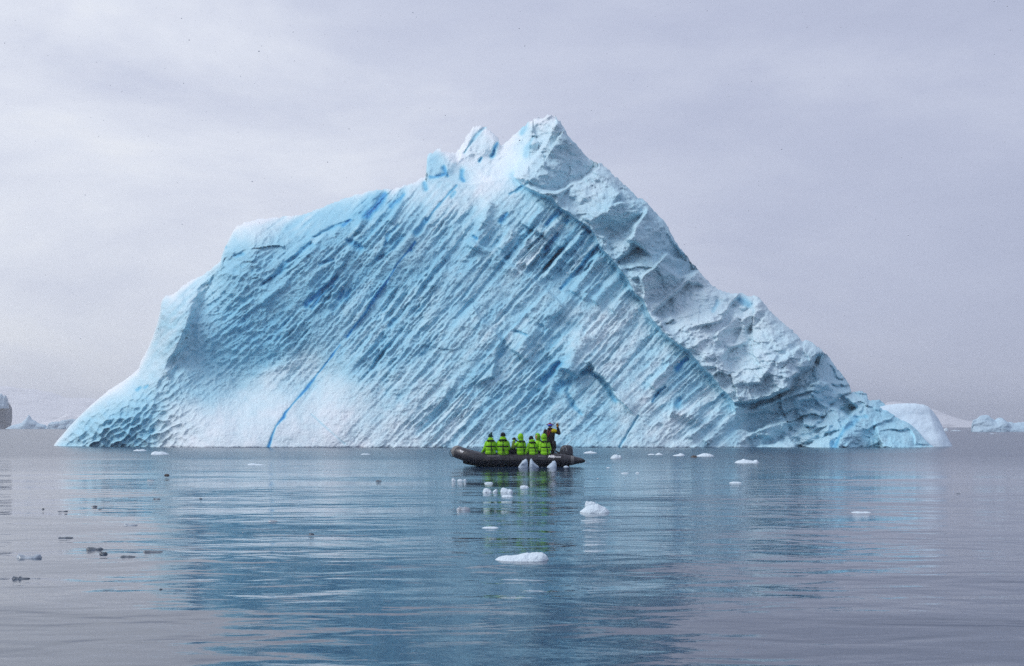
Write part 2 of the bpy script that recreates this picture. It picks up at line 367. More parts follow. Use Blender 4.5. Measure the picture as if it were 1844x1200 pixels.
FACETS = [([(1003,214),(985,250),(962,285),(930,320),(960,338),(1000,345),(1040,327),(1078,302),(1040,258)],-.045,-.050),
 ([(952,332),(1020,338),(1000,353),(972,350)],0,.075),([(1018,342),(1065,308),(1122,348),(1106,366),(1060,400),(1003,370)],.030,.020),
 ([(1060,400),(1106,366),(1165,362),(1132,410),(1100,430),(1072,424)],-.02,-.055),([(1068,418),(1098,408),(1106,420),(1085,432)],0,.09),
 ([(1170,375),(1215,440),(1256,486),(1225,500),(1150,440),(1128,432),(1150,396)],-.055,-.01),([(1095,430),(1142,420),(1138,450),(1112,472)],.03,.02),
 ([(1150,505),(1200,458),(1258,488),(1232,508),(1192,540),(1166,546)],-.035,-.055),([(1178,562),(1240,510),(1330,528),(1300,580),(1210,602)],.035,.025),
 ([(1288,604),(1330,568),(1346,576),(1322,622),(1296,622)],-.05,-.05),([(1336,576),(1374,538),(1388,560),(1346,602)],-.05,-.05),([(1110,470),(1150,440),(1190,470),(1160,500),(1140,505)],.02,.035),
 ([(1300,640),(1350,610),(1400,640),(1370,690),(1320,690)],.02,.02),([(1390,660),(1440,625),(1478,640),(1440,672)],-.01,-.045),
 ([(1320,730),(1350,737),(1440,700),(1482,720),(1440,752),(1350,778),(1326,772)],-.01,-.075),([(1470,645),(1496,640),(1535,700),(1545,738),(1482,686),(1450,674)],-.01,.02),
 ([(1446,702),(1478,682),(1542,735),(1530,752),(1480,722)],-.03,-.075),([(1326,800),(1400,752),(1442,760),(1400,792),(1352,812)],-.02,-.07),([(1400,790),(1440,762),(1500,765),(1480,790),(1440,812)],.01,-.03),
 ([(1528,756),(1572,752),(1586,812),(1500,812)],-.05,-.03),([(1344,790),(1420,785),(1440,815),(1350,815)],.02,.03),([(1440,800),(1490,775),(1500,815),(1440,815)],.03,.03)]
for pts, sx, sy in FACETS:
    m_ = blur(inside(gx + wx * .8, gy + wy * .8, pts).astype(float), 1.0)
    cx_, cy_ = np.mean([p[0] for p in pts]), np.mean([p[1] for p in pts])
    D += m_ * (sx * (gx - cx_) + sy * (gy - cy_))
D += summit * (.55 * fb + .5 * fam + .5 * fc + .8 * cells(qx / 19, qy / 16 + qx / 50, 406, .5, 1.2, .3))
# columns and ledges named one by one: x0, y0, x1, y1, width, height
def stroke(x0, y0, x1, y1, w, wob=.5):
    d, _, t = poly_dist(gx + wx * wob, gy + wy * wob, [(x0, y0), (x1, y1)])
    return np.exp(-(d / w) ** 2) * sstep(-.02, .08, t) * (1 - sstep(.92, 1.02, t))
for x0, y0, x1, y1, w, h in [(1003,446,1044,404,11,.65),(1018,456,1058,418,6,.6),(980,428,1008,396,9,.7),(945,476,980,448,6,.6),(952,412,978,372,15,.75),(900,448,926,412,7,.5),(914,462,950,420,6,.5),(985,500,1040,448,7,.5),(1030,530,1086,458,8,.7),(1046,540,1100,470,7,.6),(1068,548,1120,488,8,.6),(1100,560,1140,520,8,.6),(870,404,884,362,10,.8),(930,640,966,588,16,.8),(975,590,1030,532,12,.6),(1020,670,1050,600,14,.8),(850,450,872,400,12,.8),(1206,740,1262,752,12,1.0),(1175,700,1215,640,12,.6),(1240,790,1300,735,8,.5),(1268,800,1318,752,8,.5),(700,400,724,356,6,.5),(640,420,676,352,7,.6),(600,420,660,372,7,.5),(540,470,590,420,6,.5),(470,548,520,505,6,.5)]:
    D += h * stroke(x0, y0, x1, y1, w)

# grooves and pits of clear blue ice: (points, width, depth, blueness)
CRACK = [(483,806),(489,786),(497,768),(511,752),(514,744),(524,733),(548,704),(580,664),(612,622)]
CRACK2 = [(625,607),(640,588),(660,560),(684,524),(706,492),(716,474),(738,448),(748,436)]
CRACK3 = [(748,420),(768,400),(778,384),(790,370),(806,352),(814,343),(822,334)]
GROOVES = [(CRACK,2.0,.14,1.1),(CRACK2,2.1,.14,1.1),(CRACK3,2.2,.2,.6),
 ([(662,390),(676,372),(692,352)],7,.9,.9),([(618,405),(626,399),(632,396)],4,.5,.9),([(606,500),(580,522),(550,548)],4,.5,.75),([(600,515),(560,552)],3,.3,.6),([(566,426),(600,408),(628,398)],3,.6,.4),
 ([(728,350),(706,372)],3.5,.4,.6),([(716,404),(700,424),(690,440)],4,.5,.5),([(766,396),(752,416)],5,.5,.6),([(740,447),(739,449)],4,.4,1.0),([(724,424),(704,446),(680,470)],4,.4,.4),([(618,528),(612,540)],5,.6,.6),([(632,524),(626,536)],5,.5,.5),
 ([(560,440),(520,470),(500,492),(474,512)],4,.6,.5),([(576,476),(600,468)],2.5,.5,.45),([(626,432),(640,440),(648,446)],5,.6,.45),
 ([(913,386),(900,398)],3,.3,.7),([(940,336),(918,350)],2.2,.4,.55),([(852,424),(858,430)],4,.4,.7),([(1008,384),(996,392),(984,404)],3.5,.4,.7),([(1022,398),(1020,400)],4,.4,.9),([(1004,424),(990,440),(982,452)],4,.4,.7),([(1068,452),(1040,486),(1010,520)],3.5,.4,.6),([(1046,424),(1062,420)],3,.4,.6),([(962,440),(975,424)],3,.4,.5),([(976,486),(1010,448)],4,.5,.4),
 ([(1008,656),(994,672),(978,684)],7,.8,.6),([(1000,700),(1012,690)],6,.5,.5),([(1046,672),(1064,668),(1082,686)],5,.5,.5),([(1084,690),(1110,722)],4,.5,.5),([(1236,650),(1226,656),(1220,664)],6,.8,.8),([(1196,698),(1188,704),(1180,714)],3.0,.6,.8),([(1224,722),(1220,732)],6,.6,.45),([(1174,724),(1184,708)],2,.4,.7),
 ([(1150,750),(1138,768),(1116,804)],1.6,.4,.45),([(1026,690),(1020,706),(1036,734),(1048,748)],4,.5,.25),([(950,604),(930,596)],4,.4,.35),([(905,616),(900,640)],4,.4,.3),
 ([(1544,756),(1522,776),(1510,792),(1504,806)],4.5,.5,.55),([(1560,750),(1536,754)],4,.3,.35),([(1292,545),(1284,560)],4,.4,.25),([(1330,540),(1348,550)],7,.5,.55),
 ([(897,258),(890,270),(886,280)],3.4,.8,.9),([(868,284),(863,290)],2.4,.5,.9),([(875,228),(864,238),(852,252),(836,276)],2.4,.5,.35),([(800,314),(790,318),(775,318)],5,.5,.8),([(834,326),(830,318),(832,308)],5,.6,.85),([(768,340),(766,330)],3.5,.4,.5),([(948,222),(940,240)],5,.5,.35),([(960,250),(952,266),(948,280)],5,.4,.3),([(800,300),(806,316)],4,.5,.7),([(928,346),(940,340),(950,332)],3,.5,.35),([(812,356),(818,346)],3,.3,.5),
 ([(266,694),(260,698)],3,.3,.55),([(252,698),(246,702)],2.5,.3,.5),([(276,776),(268,782)],6,.4,.3),([(508,604),(500,610)],3,.2,.4),([(425,460),(436,456)],5,.5,.35),([(404,436),(408,446)],3,.2,.4),([(712,576),(704,588)],4,.3,.35),([(790,600),(760,640)],3,.3,.25),([(640,520),(600,560)],2.5,.3,.25),([(800,470),(760,520)],2.5,.4,.15),([(884,470),(830,540)],2.5,.4,.2),([(850,700),(800,760)],2,.2,.2),([(560,745),(620,800)],1.6,.12,.2)]
blue = np.zeros_like(gx)
for pts, w, dep, b in GROOVES:
    ww = w * (1 + .5 * fbm(gx / 16, gy / 16, 77, 2)) * (.55 + .9 * vnoise(gx / 21, gy / 21, 78)); b = b * (.78 + .45 * vnoise(gx / 26 + 4, gy / 26, 79))
    d, s_, t = poly_dist(gx + wx * (.2 if w < 3 else .55), gy + wy * (.2 if w < 3 else .55), pts)
    g = np.exp(-np.clip(d / ww, 0, 9) ** 2)
    D -= .75 * dep * g; blue = np.maximum(blue, b * np.exp(-np.clip(d / (ww * .95), 0, 9) ** 2.4))
# fine grain and rounding of the upper edge
D += .20 * (.35 - np.abs(fbm(gx / 8, gy / 8, 501, 4))) * (.35 + .65 * np.clip(layer + face_r, 0, 1)) + .035 * fbm(gx / 2.6, gy / 2.6, 502, 2) + .3 * fbm(gx / 46, gy / 46, 503, 3)
ysil_g = np.interp(gx, [p[0] for p in SIL], [p[1] for p in SIL])
dsil = np.clip(gy - ysil_g, 0, None)
D -= 1.6 * np.exp(-dsil / 7)
D += .04 * np.exp(-((gy - 803) / 4.5) ** 2) - .10 * np.exp(-((gy - 807.5 - 1.2 * fbm(gx / 20, gx * 0, 505, 3)) / 1.6) ** 2)             # notch melted at the waterline

# ---- colour of the ice: snow and bubbly white ice, pale glacier ice, dense blue layers, clear blue veins
bzone = gfield(gx, gy, [(130,790,.30),(170,760,.34),(240,745,.42),(190,710,.10),(240,680,.13),(270,690,.28),(300,560,.22),(300,640,.22),(340,590,.3),(350,510,.27),(390,480,.28),(430,470,.55),(430,520,.6),(470,490,.5),(380,600,.66),(420,640,.66),(500,600,.62),(330,680,.4),(400,690,.34),(440,720,.12),(330,770,.04),(420,770,.02),(500,740,.05),(540,690,.2),(580,760,.04),(700,790,.1),(560,560,.55),(560,450,.55),(520,410,.35),(460,405,.1),(600,390,.5),(660,380,.6),(720,360,.45),(640,480,.5),(620,610,.38),(700,600,.42),(760,450,.42),(760,350,.15),(830,350,.1),(840,300,.03),(785,295,.5,16),(778,310,.5,14),(860,240,.26,14),(850,265,.12,14),(945,232,.28,14),(955,262,.22,16),(815,318,.4,14),(832,322,.45,12),(880,262,.12,14),(860,300,.02),(750,330,.3,14),(900,280,.02),(950,250,.05),(850,420,.28),(860,520,.36),(820,640,.34),(700,720,.25),(800,760,.25),(900,360,.2),(930,410,.34),(1000,440,.45),(1090,500,.42),(940,570,.38),(960,660,.38),(900,740,.4),(1000,700,.5),(1060,640,.22),(1090,600,.18),(1120,680,.22),(1050,720,.42),(1030,770,.36),(1180,640,.25),(1230,690,.4),(1260,720,.3),(1220,750,.12),(1280,780,.24),(1180,790,.2),(1000,280,.32),(990,330,.36),(1050,340,.22),(1090,400,.3),(1150,400,.36),(1190,450,.36),(1180,540,.22),(1260,560,.16),(1330,590,.15),(1300,660,.16),(1400,610,.28),(1460,640,.28),(1380,680,.2),(1400,740,.38),(1500,690,.4),(1470,740,.42),(1450,790,.3),(1540,780,.5),(1560,730,.35),(1590,740,.5),(1600,780,.42),(1660,800,.4)], 30)
B = bzone + .05 * layer * np.tanh(-s_big) + .09 * layer * np.tanh(-s_mid * .9 - .3 * s_long) + .03 * layer * np.tanh(-s_fine) + .08 * fbm(gx / 55, gy / 55, 601, 4) + .05 * fbm(gx / 12, gy / 12, 602, 3)
B += .12 * notch
B -= .10 * scal * (dim2 - .25) * 0
ew = np.exp(-(ed / 9) ** 2) * (1 - blk) * (1 - lower); B += .22 * ew  # strip under the block edge: its shade put into the colour as deeper blue
B -= .30 * np.exp(-dsil / 9) * (gx < 1000)
B += .045 * np.clip(layer, 0, 1) - .02 * face_r + .12 * bump(210, 765, 110, 50)
B = np.where(B > .45, .45 + (B - .45) * .55, B); B = np.clip(B, 0, .7)
B = np.clip(np.maximum(B, B + blue * (1 - B)), 0, 1)
def ramp_np(v, stops):
    p = [s[0] for s in stops]
    return np.stack([np.interp(v, p, [s[1][i] for s in stops]) for i in range(3)], -1)
ICE = [(0, (.88, .945, .98)), (.14, (.71, .89, .95)), (.34, (.46, .765, .885)), (.55, (.26, .625, .81)), (.75, (.11, .48, .745)), (1.0, (.016, .28, .70))]

# ---- raster -> closed mesh
NCOL, NROW = 1500, 560
cols = np.linspace(97.5, 1699.5, NCOL)
ysil = np.interp(cols, [p[0] for p in SIL], [p[1] for p in SIL])
ysil = ysil + (1.6 * fbm(cols / 7, cols * 0 + 3.3, 701, 3) + 1.1 * fbm(cols / 2.6, cols * 0 + 8.3, 702, 2)) * np.interp(cols, [97, 240, 300, 740, 770, 1010, 1060, 1500, 1600, 1700], [.3, .4, 1.3, 1.4, 3.2, 2.8, 1.8, 2.0, 1.6, .3])
YB = 826.0
tt = np.linspace(0, 1, NROW)
kk = np.exp(-np.linspace(-2, 2, 121) ** 2); kk /= kk.sum()
ybl = np.convolve(np.pad(np.array([ysil[max(0, i - 45):i + 46].max() for i in range(NCOL)]), 60, mode='edge'), kk, 'valid') + 14
ybl = np.minimum(np.maximum(ybl, ysil + 3), YB - 6)
NT = 60                                                                # rows that follow the crest, the rest run on evenly below
ta = np.linspace(0, 1, NT + 1)[:-1]; tb2 = np.linspace(0, 1, NROW - NT)
py = np.concatenate([ysil[None, :] + (ybl - ysil)[None, :] * ta[:, None], ybl[None, :] + (YB - ybl)[None, :] * tb2[:, None]])
px = np.repeat(cols[None, :], NROW, 0)
fx, fy = (px - gx[0, 0]) / ST, (py - gy[0, 0]) / ST
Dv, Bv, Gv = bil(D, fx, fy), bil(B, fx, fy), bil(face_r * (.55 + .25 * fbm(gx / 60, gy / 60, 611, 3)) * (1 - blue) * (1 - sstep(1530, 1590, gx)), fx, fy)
Yv = Y_BERG - Dv
P = np.stack([(px - CX) * Yv / F_PX, Yv, CAM_H - (py - HZ) * Yv / F_PX], -1)
# far side: a coarser rough face that meets the front along the crest
NB = 60
tb = np.linspace(0, 1, NB)[1:]
Ycrest = Yv[0]
zc = P[0, :, 2]; xc = P[0, :, 0]
zb = zc[None, :] + (-1.4 - zc)[None, :] * tb[:, None]
hgt = np.clip(zc, .2, None)
yb = Ycrest[None, :] + (hgt[None, :] * .75 + 1.5) * (tb[:, None] ** .75) + 1.2 * fbm(np.repeat(cols[None, :], NB - 1, 0) / 60, tb[:, None] * 6, 801, 4) * np.minimum(1, tb[:, None] * 6)
xb = np.repeat(xc[None, :], NB - 1, 0)
PB = np.stack([xb, yb, zb], -1)
V = np.concatenate([P.reshape(-1, 3), PB.reshape(-1, 3)])
idx = np.arange(NROW * NCOL).reshape(NROW, NCOL)
q = np.stack([idx[:-1, :-1], idx[1:, :-1], idx[1:, 1:], idx[:-1, 1:]], -1).reshape(-1, 4)
ib = np.concatenate([idx[:1], NROW * NCOL + np.arange((NB - 1) * NCOL).reshape(NB - 1, NCOL)])
qb = np.stack([ib[:-1, :-1], ib[:-1, 1:], ib[1:, 1:], ib[1:, :-1]], -1).reshape(-1, 4)
BERG_AT = np.array([float(P[400, NCOL // 2, 0]), Y_BERG, 0.0]); V = V - BERG_AT
me = mesh_np('iceberg', V, np.concatenate([q, qb]))
colr = np.ones((len(V), 4), np.float32)
_c = ramp_np(Bv.ravel(), ICE); _g = np.clip(Gv.ravel(), 0, 1)[:, None]; colr[:NROW * NCOL, :3] = _c * (1 - _g) + _g * (.62 * _c + .38 * np.array([.52, .68, .79]))  # greyer old firn on the right block, with shade put into its grey
colr[NROW * NCOL:, :3] = ramp_np(np.clip(.22 + .2 * fbm(cols[None, :] / 40 + tb[:, None], tb[:, None] * 9, 811, 3), 0, 1).ravel(), ICE)
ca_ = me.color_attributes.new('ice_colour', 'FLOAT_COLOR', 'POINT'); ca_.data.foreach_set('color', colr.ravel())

def ice_material(name, bump=.5, attr=True, col=(.85, .91, .95), grain=9.0, sss=0.0):
    m = bpy.data.materials.new(name); m.use_nodes = True; nt = m.node_tree; p = nt.nodes['Principled BSDF']
    tc = nt.nodes.new('ShaderNodeTexCoord')
    n = nt.nodes.new('ShaderNodeTexNoise'); n.inputs['Scale'].default_value = grain; n.inputs['Detail'].default_value = 6; n.inputs['Roughness'].default_value = .65
    nt.links.new(tc.outputs['Object'], n.inputs['Vector'])
    if attr:
        a = nt.nodes.new('ShaderNodeVertexColor'); a.layer_name = 'ice_colour'; base = a.outputs[0]
    else:
        rgb = nt.nodes.new('ShaderNodeRGB'); rgb.outputs[0].default_value = (*col, 1); base = rgb.outputs[0]
    f = math_n(nt, 'MULTIPLY_ADD', n.outputs[0], .5); nt.nodes[-1].inputs[2].default_value = -.17
    out = mix_n(nt, math_n(nt, 'MULTIPLY', f, .55, clamp=True), base, (.93, .955, .975))
    nt.links.new(out, p.inputs['Base Color'])
    p.inputs['Subsurface Weight'].default_value = sss; p.inputs['Subsurface Radius'].default_value = (.35, .8, 1.0); p.inputs['Subsurface Scale'].default_value = .28
    p.inputs['Roughness'].default_value = .5; p.inputs['Specular IOR Level'].default_value = .3; p.inputs['IOR'].default_value = 1.31
    b = nt.nodes.new('ShaderNodeBump'); b.inputs['Strength'].default_value = bump; b.inputs['Distance'].default_value = .10
    n3 = nt.nodes.new('ShaderNodeTexNoise'); n3.inputs['Scale'].default_value = grain * .33; n3.inputs['Detail'].default_value = 5; n3.inputs['Roughness'].default_value = .7
    nt.links.new(tc.outputs['Object'], n3.inputs['Vector'])
    nt.links.new(math_n(nt, 'MULTIPLY_ADD', math_n(nt, 'ABSOLUTE', math_n(nt, 'SUBTRACT', n3.outputs[0], .5)), -3.5), b.inputs['Height']); nt.nodes[-1].inputs[2].default_value = 0.0; nt.links.new(b.outputs[0], p.inputs['Normal'])
    return m
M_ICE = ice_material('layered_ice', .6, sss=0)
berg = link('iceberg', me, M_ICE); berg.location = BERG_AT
tag(berg, 'huge peaked pale blue iceberg with diagonal layers behind the inflatable boat', 'iceberg')
# ------------------------------------------------------------------ water
def water_material():
    m = bpy.data.materials.new('sea_water'); m.use_nodes = True; nt = m.node_tree; p = nt.nodes['Principled BSDF']
    p.inputs['Base Color'].default_value = (.012, .033, .070, 1); p.inputs['Roughness'].default_value = .025; p.inputs['IOR'].default_value = 1.29
    g = nt.nodes.new('ShaderNodeNewGeometry')
    def noise(scale, detail, sx=1.0, rot=0.0, rough=.5, dist=0.0):
        mp = nt.nodes.new('ShaderNodeMapping'); nt.links.new(g.outputs['Position'], mp.inputs[0])
        mp.inputs['Scale'].default_value = (scale * sx, scale, scale); mp.inputs['Rotation'].default_value = (0, 0, rot)
        n = nt.nodes.new('ShaderNodeTexNoise'); n.inputs['Scale'].default_value = 1.0; n.inputs['Detail'].default_value = detail; n.inputs['Roughness'].default_value = rough; n.inputs['Distortion'].default_value = dist
        nt.links.new(mp.outputs[0], n.inputs['Vector']); return n.outputs[0]
    big = noise(.28, 1, .55, R_(12)); mid = noise(1.15, 2, .6, R_(-9), .5, .4); fine = noise(4.2, 3, .7, R_(6), .55)
    patch = noise(.045, 2, .35, R_(4)); swell = noise(.10, 1, .32, R_(7))
    pf = ramp_n(nt, patch, [(.35, (.45,) * 3), (.62, (1.25,) * 3)])
    h = math_n(nt, 'ADD', math_n(nt, 'MULTIPLY', big, .095), math_n(nt, 'MULTIPLY', swell, .27))
    h = math_n(nt, 'ADD', h, math_n(nt, 'MULTIPLY', math_n(nt, 'MULTIPLY', mid, .050), pf))
    h2 = math_n(nt, 'MULTIPLY', math_n(nt, 'MULTIPLY', fine, .007), pf)
    h = math_n(nt, 'ADD', h, h2)
    # the wind ruffles the water by the iceberg, it lies calmer nearer in
    sp = nt.nodes.new('ShaderNodeSeparateXYZ'); nt.links.new(g.outputs['Position'], sp.inputs[0])
    ry = math_n(nt, 'MULTIPLY_ADD', patch, 60.0); nt.links.new(sp.outputs['Y'], nt.nodes[-1].inputs[2])
    mr = nt.nodes.new('ShaderNodeMapRange'); mr.interpolation_type = 'SMOOTHSTEP'; nt.links.new(ry, mr.inputs[0])
    mr.inputs[1].default_value = 62.0; mr.inputs[2].default_value = 122.0; mr.inputs[3].default_value = .045; mr.inputs[4].default_value = .21
    nt.links.new(mr.outputs[0], p.inputs['Roughness'])
    b = nt.nodes.new('ShaderNodeBump'); b.inputs['Strength'].default_value = 1.0; b.inputs['Distance'].default_value = 1.0
    nt.links.new(h, b.inputs['Height']); nt.links.new(b.outputs[0], p.inputs['Normal'])
    return m
M_WATER = water_material()
me = bpy.data.meshes.new('sea')
WR = 6000.0
me.from_pydata([(-WR, -WR, 0), (WR, -WR, 0), (WR, WR, 0), (-WR, WR, 0)], [], [(0, 1, 2, 3)])
tag(link('sea', me, M_WATER, smooth=False), kind='structure')
# ------------------------------------------------------------------ smaller ice: a body under a skyline
def ridge_ice(name, sil, wy_, mat, depth=.8, lean=.5, rough=.04, fine=.5, seed=1, ncol=90, nrow=26, facet=0.0, col=None, parent=None, Y=None, sink=.15, curve=.6, jit=.12, taper=0, squash=1.0):
    """ice under the skyline sil (photo pixels), its front foot on the water at row wy_; front and back faces meet at the crest"""
    if Y is None: Y = CAM_H * F_PX / (wy_ - HZ)
    xs = np.array([p[0] for p in sil], float); ys = np.array([p[1] for p in sil], float); m = Y / F_PX
    c = np.linspace(xs[0], xs[-1], ncol); h = np.clip((wy_ - np.interp(c, xs, ys)) * m * squash, .004, None)
    hm = h.max(); wid = (xs[-1] - xs[0]) * m; X = (c - c.mean()) * m
    hj = jit * fbm(c / (xs[-1] - xs[0]) * 16, c * 0 + seed, seed, 3)
    u = np.linspace(-1, 1, ncol)
    if taper: h = h * np.clip(1 - np.abs(u) ** taper, .02, 1) ** .6
    plan = np.clip(1 - np.abs(u) ** 2.6, .02, 1) ** .5 * depth * hm
    if depth < 0: plan = np.clip(1 - np.abs(u) ** 2.6, .02, 1) ** .5 * -depth * wid
    mid = plan.mean() * (lean or 1) * .8; k_ = 1 + mid / Y; X = X * k_; h = h * k_
    V, nr = [], nrow
    tf = np.linspace(0, 1, nr)
    for face, sg in ((0, -1), (1, 1)):
        for t in (tf if face == 0 else tf[::-1][1:]):
            n = fbm(X / (hm * .9) + 3 * seed + 40 * face, X * 0 + t * 1.6 + seed, seed + 5, 4)
            q = (1 - t ** (1 / curve)) if lean is None else (1 - t) ** curve
            y = sg * plan * q * (lean if sg < 0 else 1.0) + n * hm * rough * 4 * min(1, 4 * (1 - t))
            if facet: y = y + sg * -facet * hm * (cells(X / (hm * .55) + 9 * face, X * 0 + t * h / hm * 2.2 - X / (hm * 2.5), seed + 9, .4, 1.3, .3)) * min(1, 3 * (1 - t))
            z = h * t * (1 + hj * t ** 5) - sink * hm * (1 - t) ** 4
            V.append(np.stack([X, y, z], -1))
    V = np.stack(V); nrw = len(V); V[:, 0] = V[:, 0] * [1, 1, 1]; idx = np.arange(nrw * ncol).reshape(nrw, ncol)
    V[:, :, 1] += mid
    q = np.stack([idx[:-1, :-1], idx[:-1, 1:], idx[1:, 1:], idx[1:, :-1]], -1).reshape(-1, 4)
    v = V.reshape(-1, 3); me = mesh_np(name, v, q)
    o = link(name, me, mat, parent); o.location = ((c.mean() - CX) * m * k_, Y, 0)
    return o
M_SNOWICE = ice_material('white_ice', .5, False, (.70, .83, .90), 12.0)
M_LOBE = ice_material('snow_on_ice', .4, False, (.70, .85, .94), 3.0)
M_FARICE = ice_material('far_ice', .4, False, (.46, .63, .74), .8)
M_GREYICE = ice_material('grey_ice', .5, False, (.07, .10, .15), 1.2)
def berg_part(o):
    o.parent = berg; o.location = Vector(o.location) - Vector(BERG_AT); return o
lobe = ridge_ice('snow_slope', [(1540,806),(1556,756),(1578,738),(1598,731.5),(1620,730),(1648,729),(1664,732),(1672,735),(1682,746),(1690,757),(1696,769),(1700,778),(1706,791),(1714,806)], 806.4, M_LOBE, depth=1.3, lean=.75, rough=.035, seed=21, ncol=140, nrow=60, Y=Y_BERG + 6.5, curve=.9, facet=.05, jit=.012)
berg_part(lobe); lobe['label'] = 'smooth white snow slope at the low end'

# far bergs
o = ridge_ice('iceberg', [(-60,772),(-55,716),(-40,706),(-20,708),(-8,705),(0,712),(3,711),(6,717),(9,713),(12,716),(13.3,722),(14,771)], 772.3, M_GREYICE, depth=.9, lean=.5, rough=.03, seed=31, facet=.6, ncol=120, nrow=50)
tag(o, 'distant grey cliff-sided iceberg cut off by the picture edge', 'iceberg')
cap = ridge_ice('snow_cap', [(-52,735),(-50,715),(-40,705),(-20,707),(-8,704),(0,711),(3,710),(6,716),(9,712),(12,715),(13.3,722),(14,736)], 736, M_FARICE, depth=.9, lean=.5, rough=.03, seed=32, ncol=80, nrow=14, Y=CAM_H * F_PX / 4.3 - 4, sink=0)
cap.location.z = (772.3 - 736) * (CAM_H * F_PX / 4.3) / F_PX; cap.parent = o; cap.location = Vector(cap.location) - Vector(o.location); cap['label'] = 'pale snow cap on the grey cliff'
o = ridge_ice('iceberg', [(10,772.5),(20,767),(30,764.5),(40,762),(44,757),(48,752),(51,748.5),(53,750),(58,755),(63,758),(68,762),(75,764),(82,766),(86,772.5)], 772.8, M_FARICE, depth=.9, lean=.8, rough=.03, seed=33, facet=.35, ncol=110, nrow=40)
tag(o, 'small distant iceberg with one sharp blue tip', 'iceberg')
o = ridge_ice('iceberg', [(82,772.6),(88,763),(95,760),(103,759.5),(112,758),(124,756),(140,756),(152,764),(160,772)], 772.8, M_FARICE, depth=.8, lean=.5, rough=.03, seed=34, facet=.45, ncol=110, nrow=40)
tag(o, 'low distant iceberg with a green hollow peeping past the big iceberg foot', 'iceberg')
o = ridge_ice('iceberg', [(1749,777),(1750,764),(1752,757),(1758,755),(1766,751),(1774,748.5),(1781,748.5),(1785,753),(1791,757),(1797,753.5),(1803,753),(1810,757),(1816,760),(1826,761.5),(1844,760),(1860,757),(1880,762),(1900,777)], 777.6, M_FARICE, depth=1.0, lean=.9, rough=.05, seed=35, facet=.2, ncol=160, nrow=50)
tag(o, 'distant wedge iceberg with two snowy humps and a sloping undercut', 'iceberg')
for sil, wy_, lab in [([(1698,776.6),(1702,771),(1706,771.5),(1708,776.6)], 776.8, 'tiny distant white floe touching the outline of the big berg snow slope'), ([(1711,776.6),(1719,774.5),(1727,775),(1732,776.6)], 776.8, 'tiny distant white floe between the snow slope and the wedge iceberg'), ([(1782,781.6),(1787,780.2),(1792,781.6)], 781.8, 'tiny white floe lying before the wedge iceberg')]:
    tag(ridge_ice('ice_floe', sil, wy_, M_SNOWICE, depth=1.2, seed=int(sil[0][0]), ncol=24, nrow=8), lab, 'ice floe', 'small floes far out on the water')

# snowy hills lost in the haze
def hill_material():
    m = bpy.data.materials.new('snowy_rock'); m.use_nodes = True; nt = m.node_tree; p = nt.nodes['Principled BSDF']
    tc = nt.nodes.new('ShaderNodeTexCoord'); n = nt.nodes.new('ShaderNodeTexNoise'); n.inputs['Scale'].default_value = .012; n.inputs['Detail'].default_value = 7; n.inputs['Roughness'].default_value = .6
    mp = nt.nodes.new('ShaderNodeMapping'); mp.inputs['Scale'].default_value = (1, 1, 3.2); nt.links.new(tc.outputs['Object'], mp.inputs[0]); nt.links.new(mp.outputs[0], n.inputs['Vector'])
    nt.links.new(ramp_n(nt, n.outputs[0], [(.30, (.42, .43, .47)), (.46, (.82, .84, .88))]), p.inputs['Base Color']); p.inputs['Roughness'].default_value = .9
    return m
M_HILL = hill_material()
def hill(sil, Y, seed, depth):
    o = ridge_ice('snowy_hill', sil, HZ, M_HILL, depth=depth, lean=1, rough=.05, seed=seed, ncol=220, nrow=40, Y=Y, sink=.05, curve=.8, jit=.25)
    o['kind'] = 'structure'; return o
hill([(-900,768),(-700,720),(-480,690),(-300,694),(-120,692),(0,700),(80,704),(160,722),(260,739),(420,752),(560,768)], 2300, 51, 4)
hill([(40,768),(90,756),(130,744),(170,742),(240,748),(360,756),(420,768)], 1900, 52, 3)
hill([(1500,768),(1600,722),(1680,738),(1720,752),(1760,761),(1850,764),(1990,752),(2150,720),(2400,700),(2700,768)], 2400, 53, 4)

# ------------------------------------------------------------------ floating pieces
def clear_ice():
    m = mat_new('clear_ice', (.10, .125, .15), .12, .6); m.node_tree.nodes['Principled BSDF'].inputs['IOR'].default_value = 1.31
    return vary(m, 9, .55, .4, 18, .02)
M_CLEAR = clear_ice(); M_CLEAR2 = vary(mat_new('murky_ice', (.34, .40, .45), .2, .6), 8, .5, .4, 18, .02)
def floe(sil, wy_, lab, mat=M_SNOWICE, name='ice_floe', cat='ice floe', group=None, depth=-.5, seed=None, facet=.22, lean=1.0, parent=None, rough=.05, squash=.74):
    w = sil[-1][0] - sil[0][0]; nc = int(min(120, max(20, w * 1.6)))
    o = ridge_ice(name, sil, wy_, mat, depth=depth, lean=lean, rough=rough, seed=seed or int(sil[0][0] + wy_), ncol=nc, nrow=max(8, nc // 4), facet=facet, curve=.55, sink=.25, jit=.10, taper=9, squash=squash)
    if lab: tag(o, lab, cat, group)
    return o
big = floe([(1044,921),(1049,918),(1053,915),(1056,911),(1062,908),(1070,907.5),(1076,908),(1083,911),(1089,914),(1095,918),(1098,922)], 923.5, 'white humped growler with a slab lying on top, biggest floe right of the boat reflection', name='ice_growler', cat='ice growler', facet=.10, rough=.03, squash=.95)
slab = floe([(1053,909),(1053.2,902.5),(1055,900),(1060,902),(1066,902),(1071,903),(1076,907),(1081,910.5)], 911, None, name='top_slab', depth=-.35, facet=.1, squash=1.0)
mm = CAM_H * F_PX / 155.5 / F_PX
slab.parent = big; slab.location = ((1067 - 1071) * mm * 1.0, .12, (923.5 - 913.5) * mm); slab['label'] = 'tilted slab on the hump'
slab.scale = (155.5 ** -1 * 143,) * 3
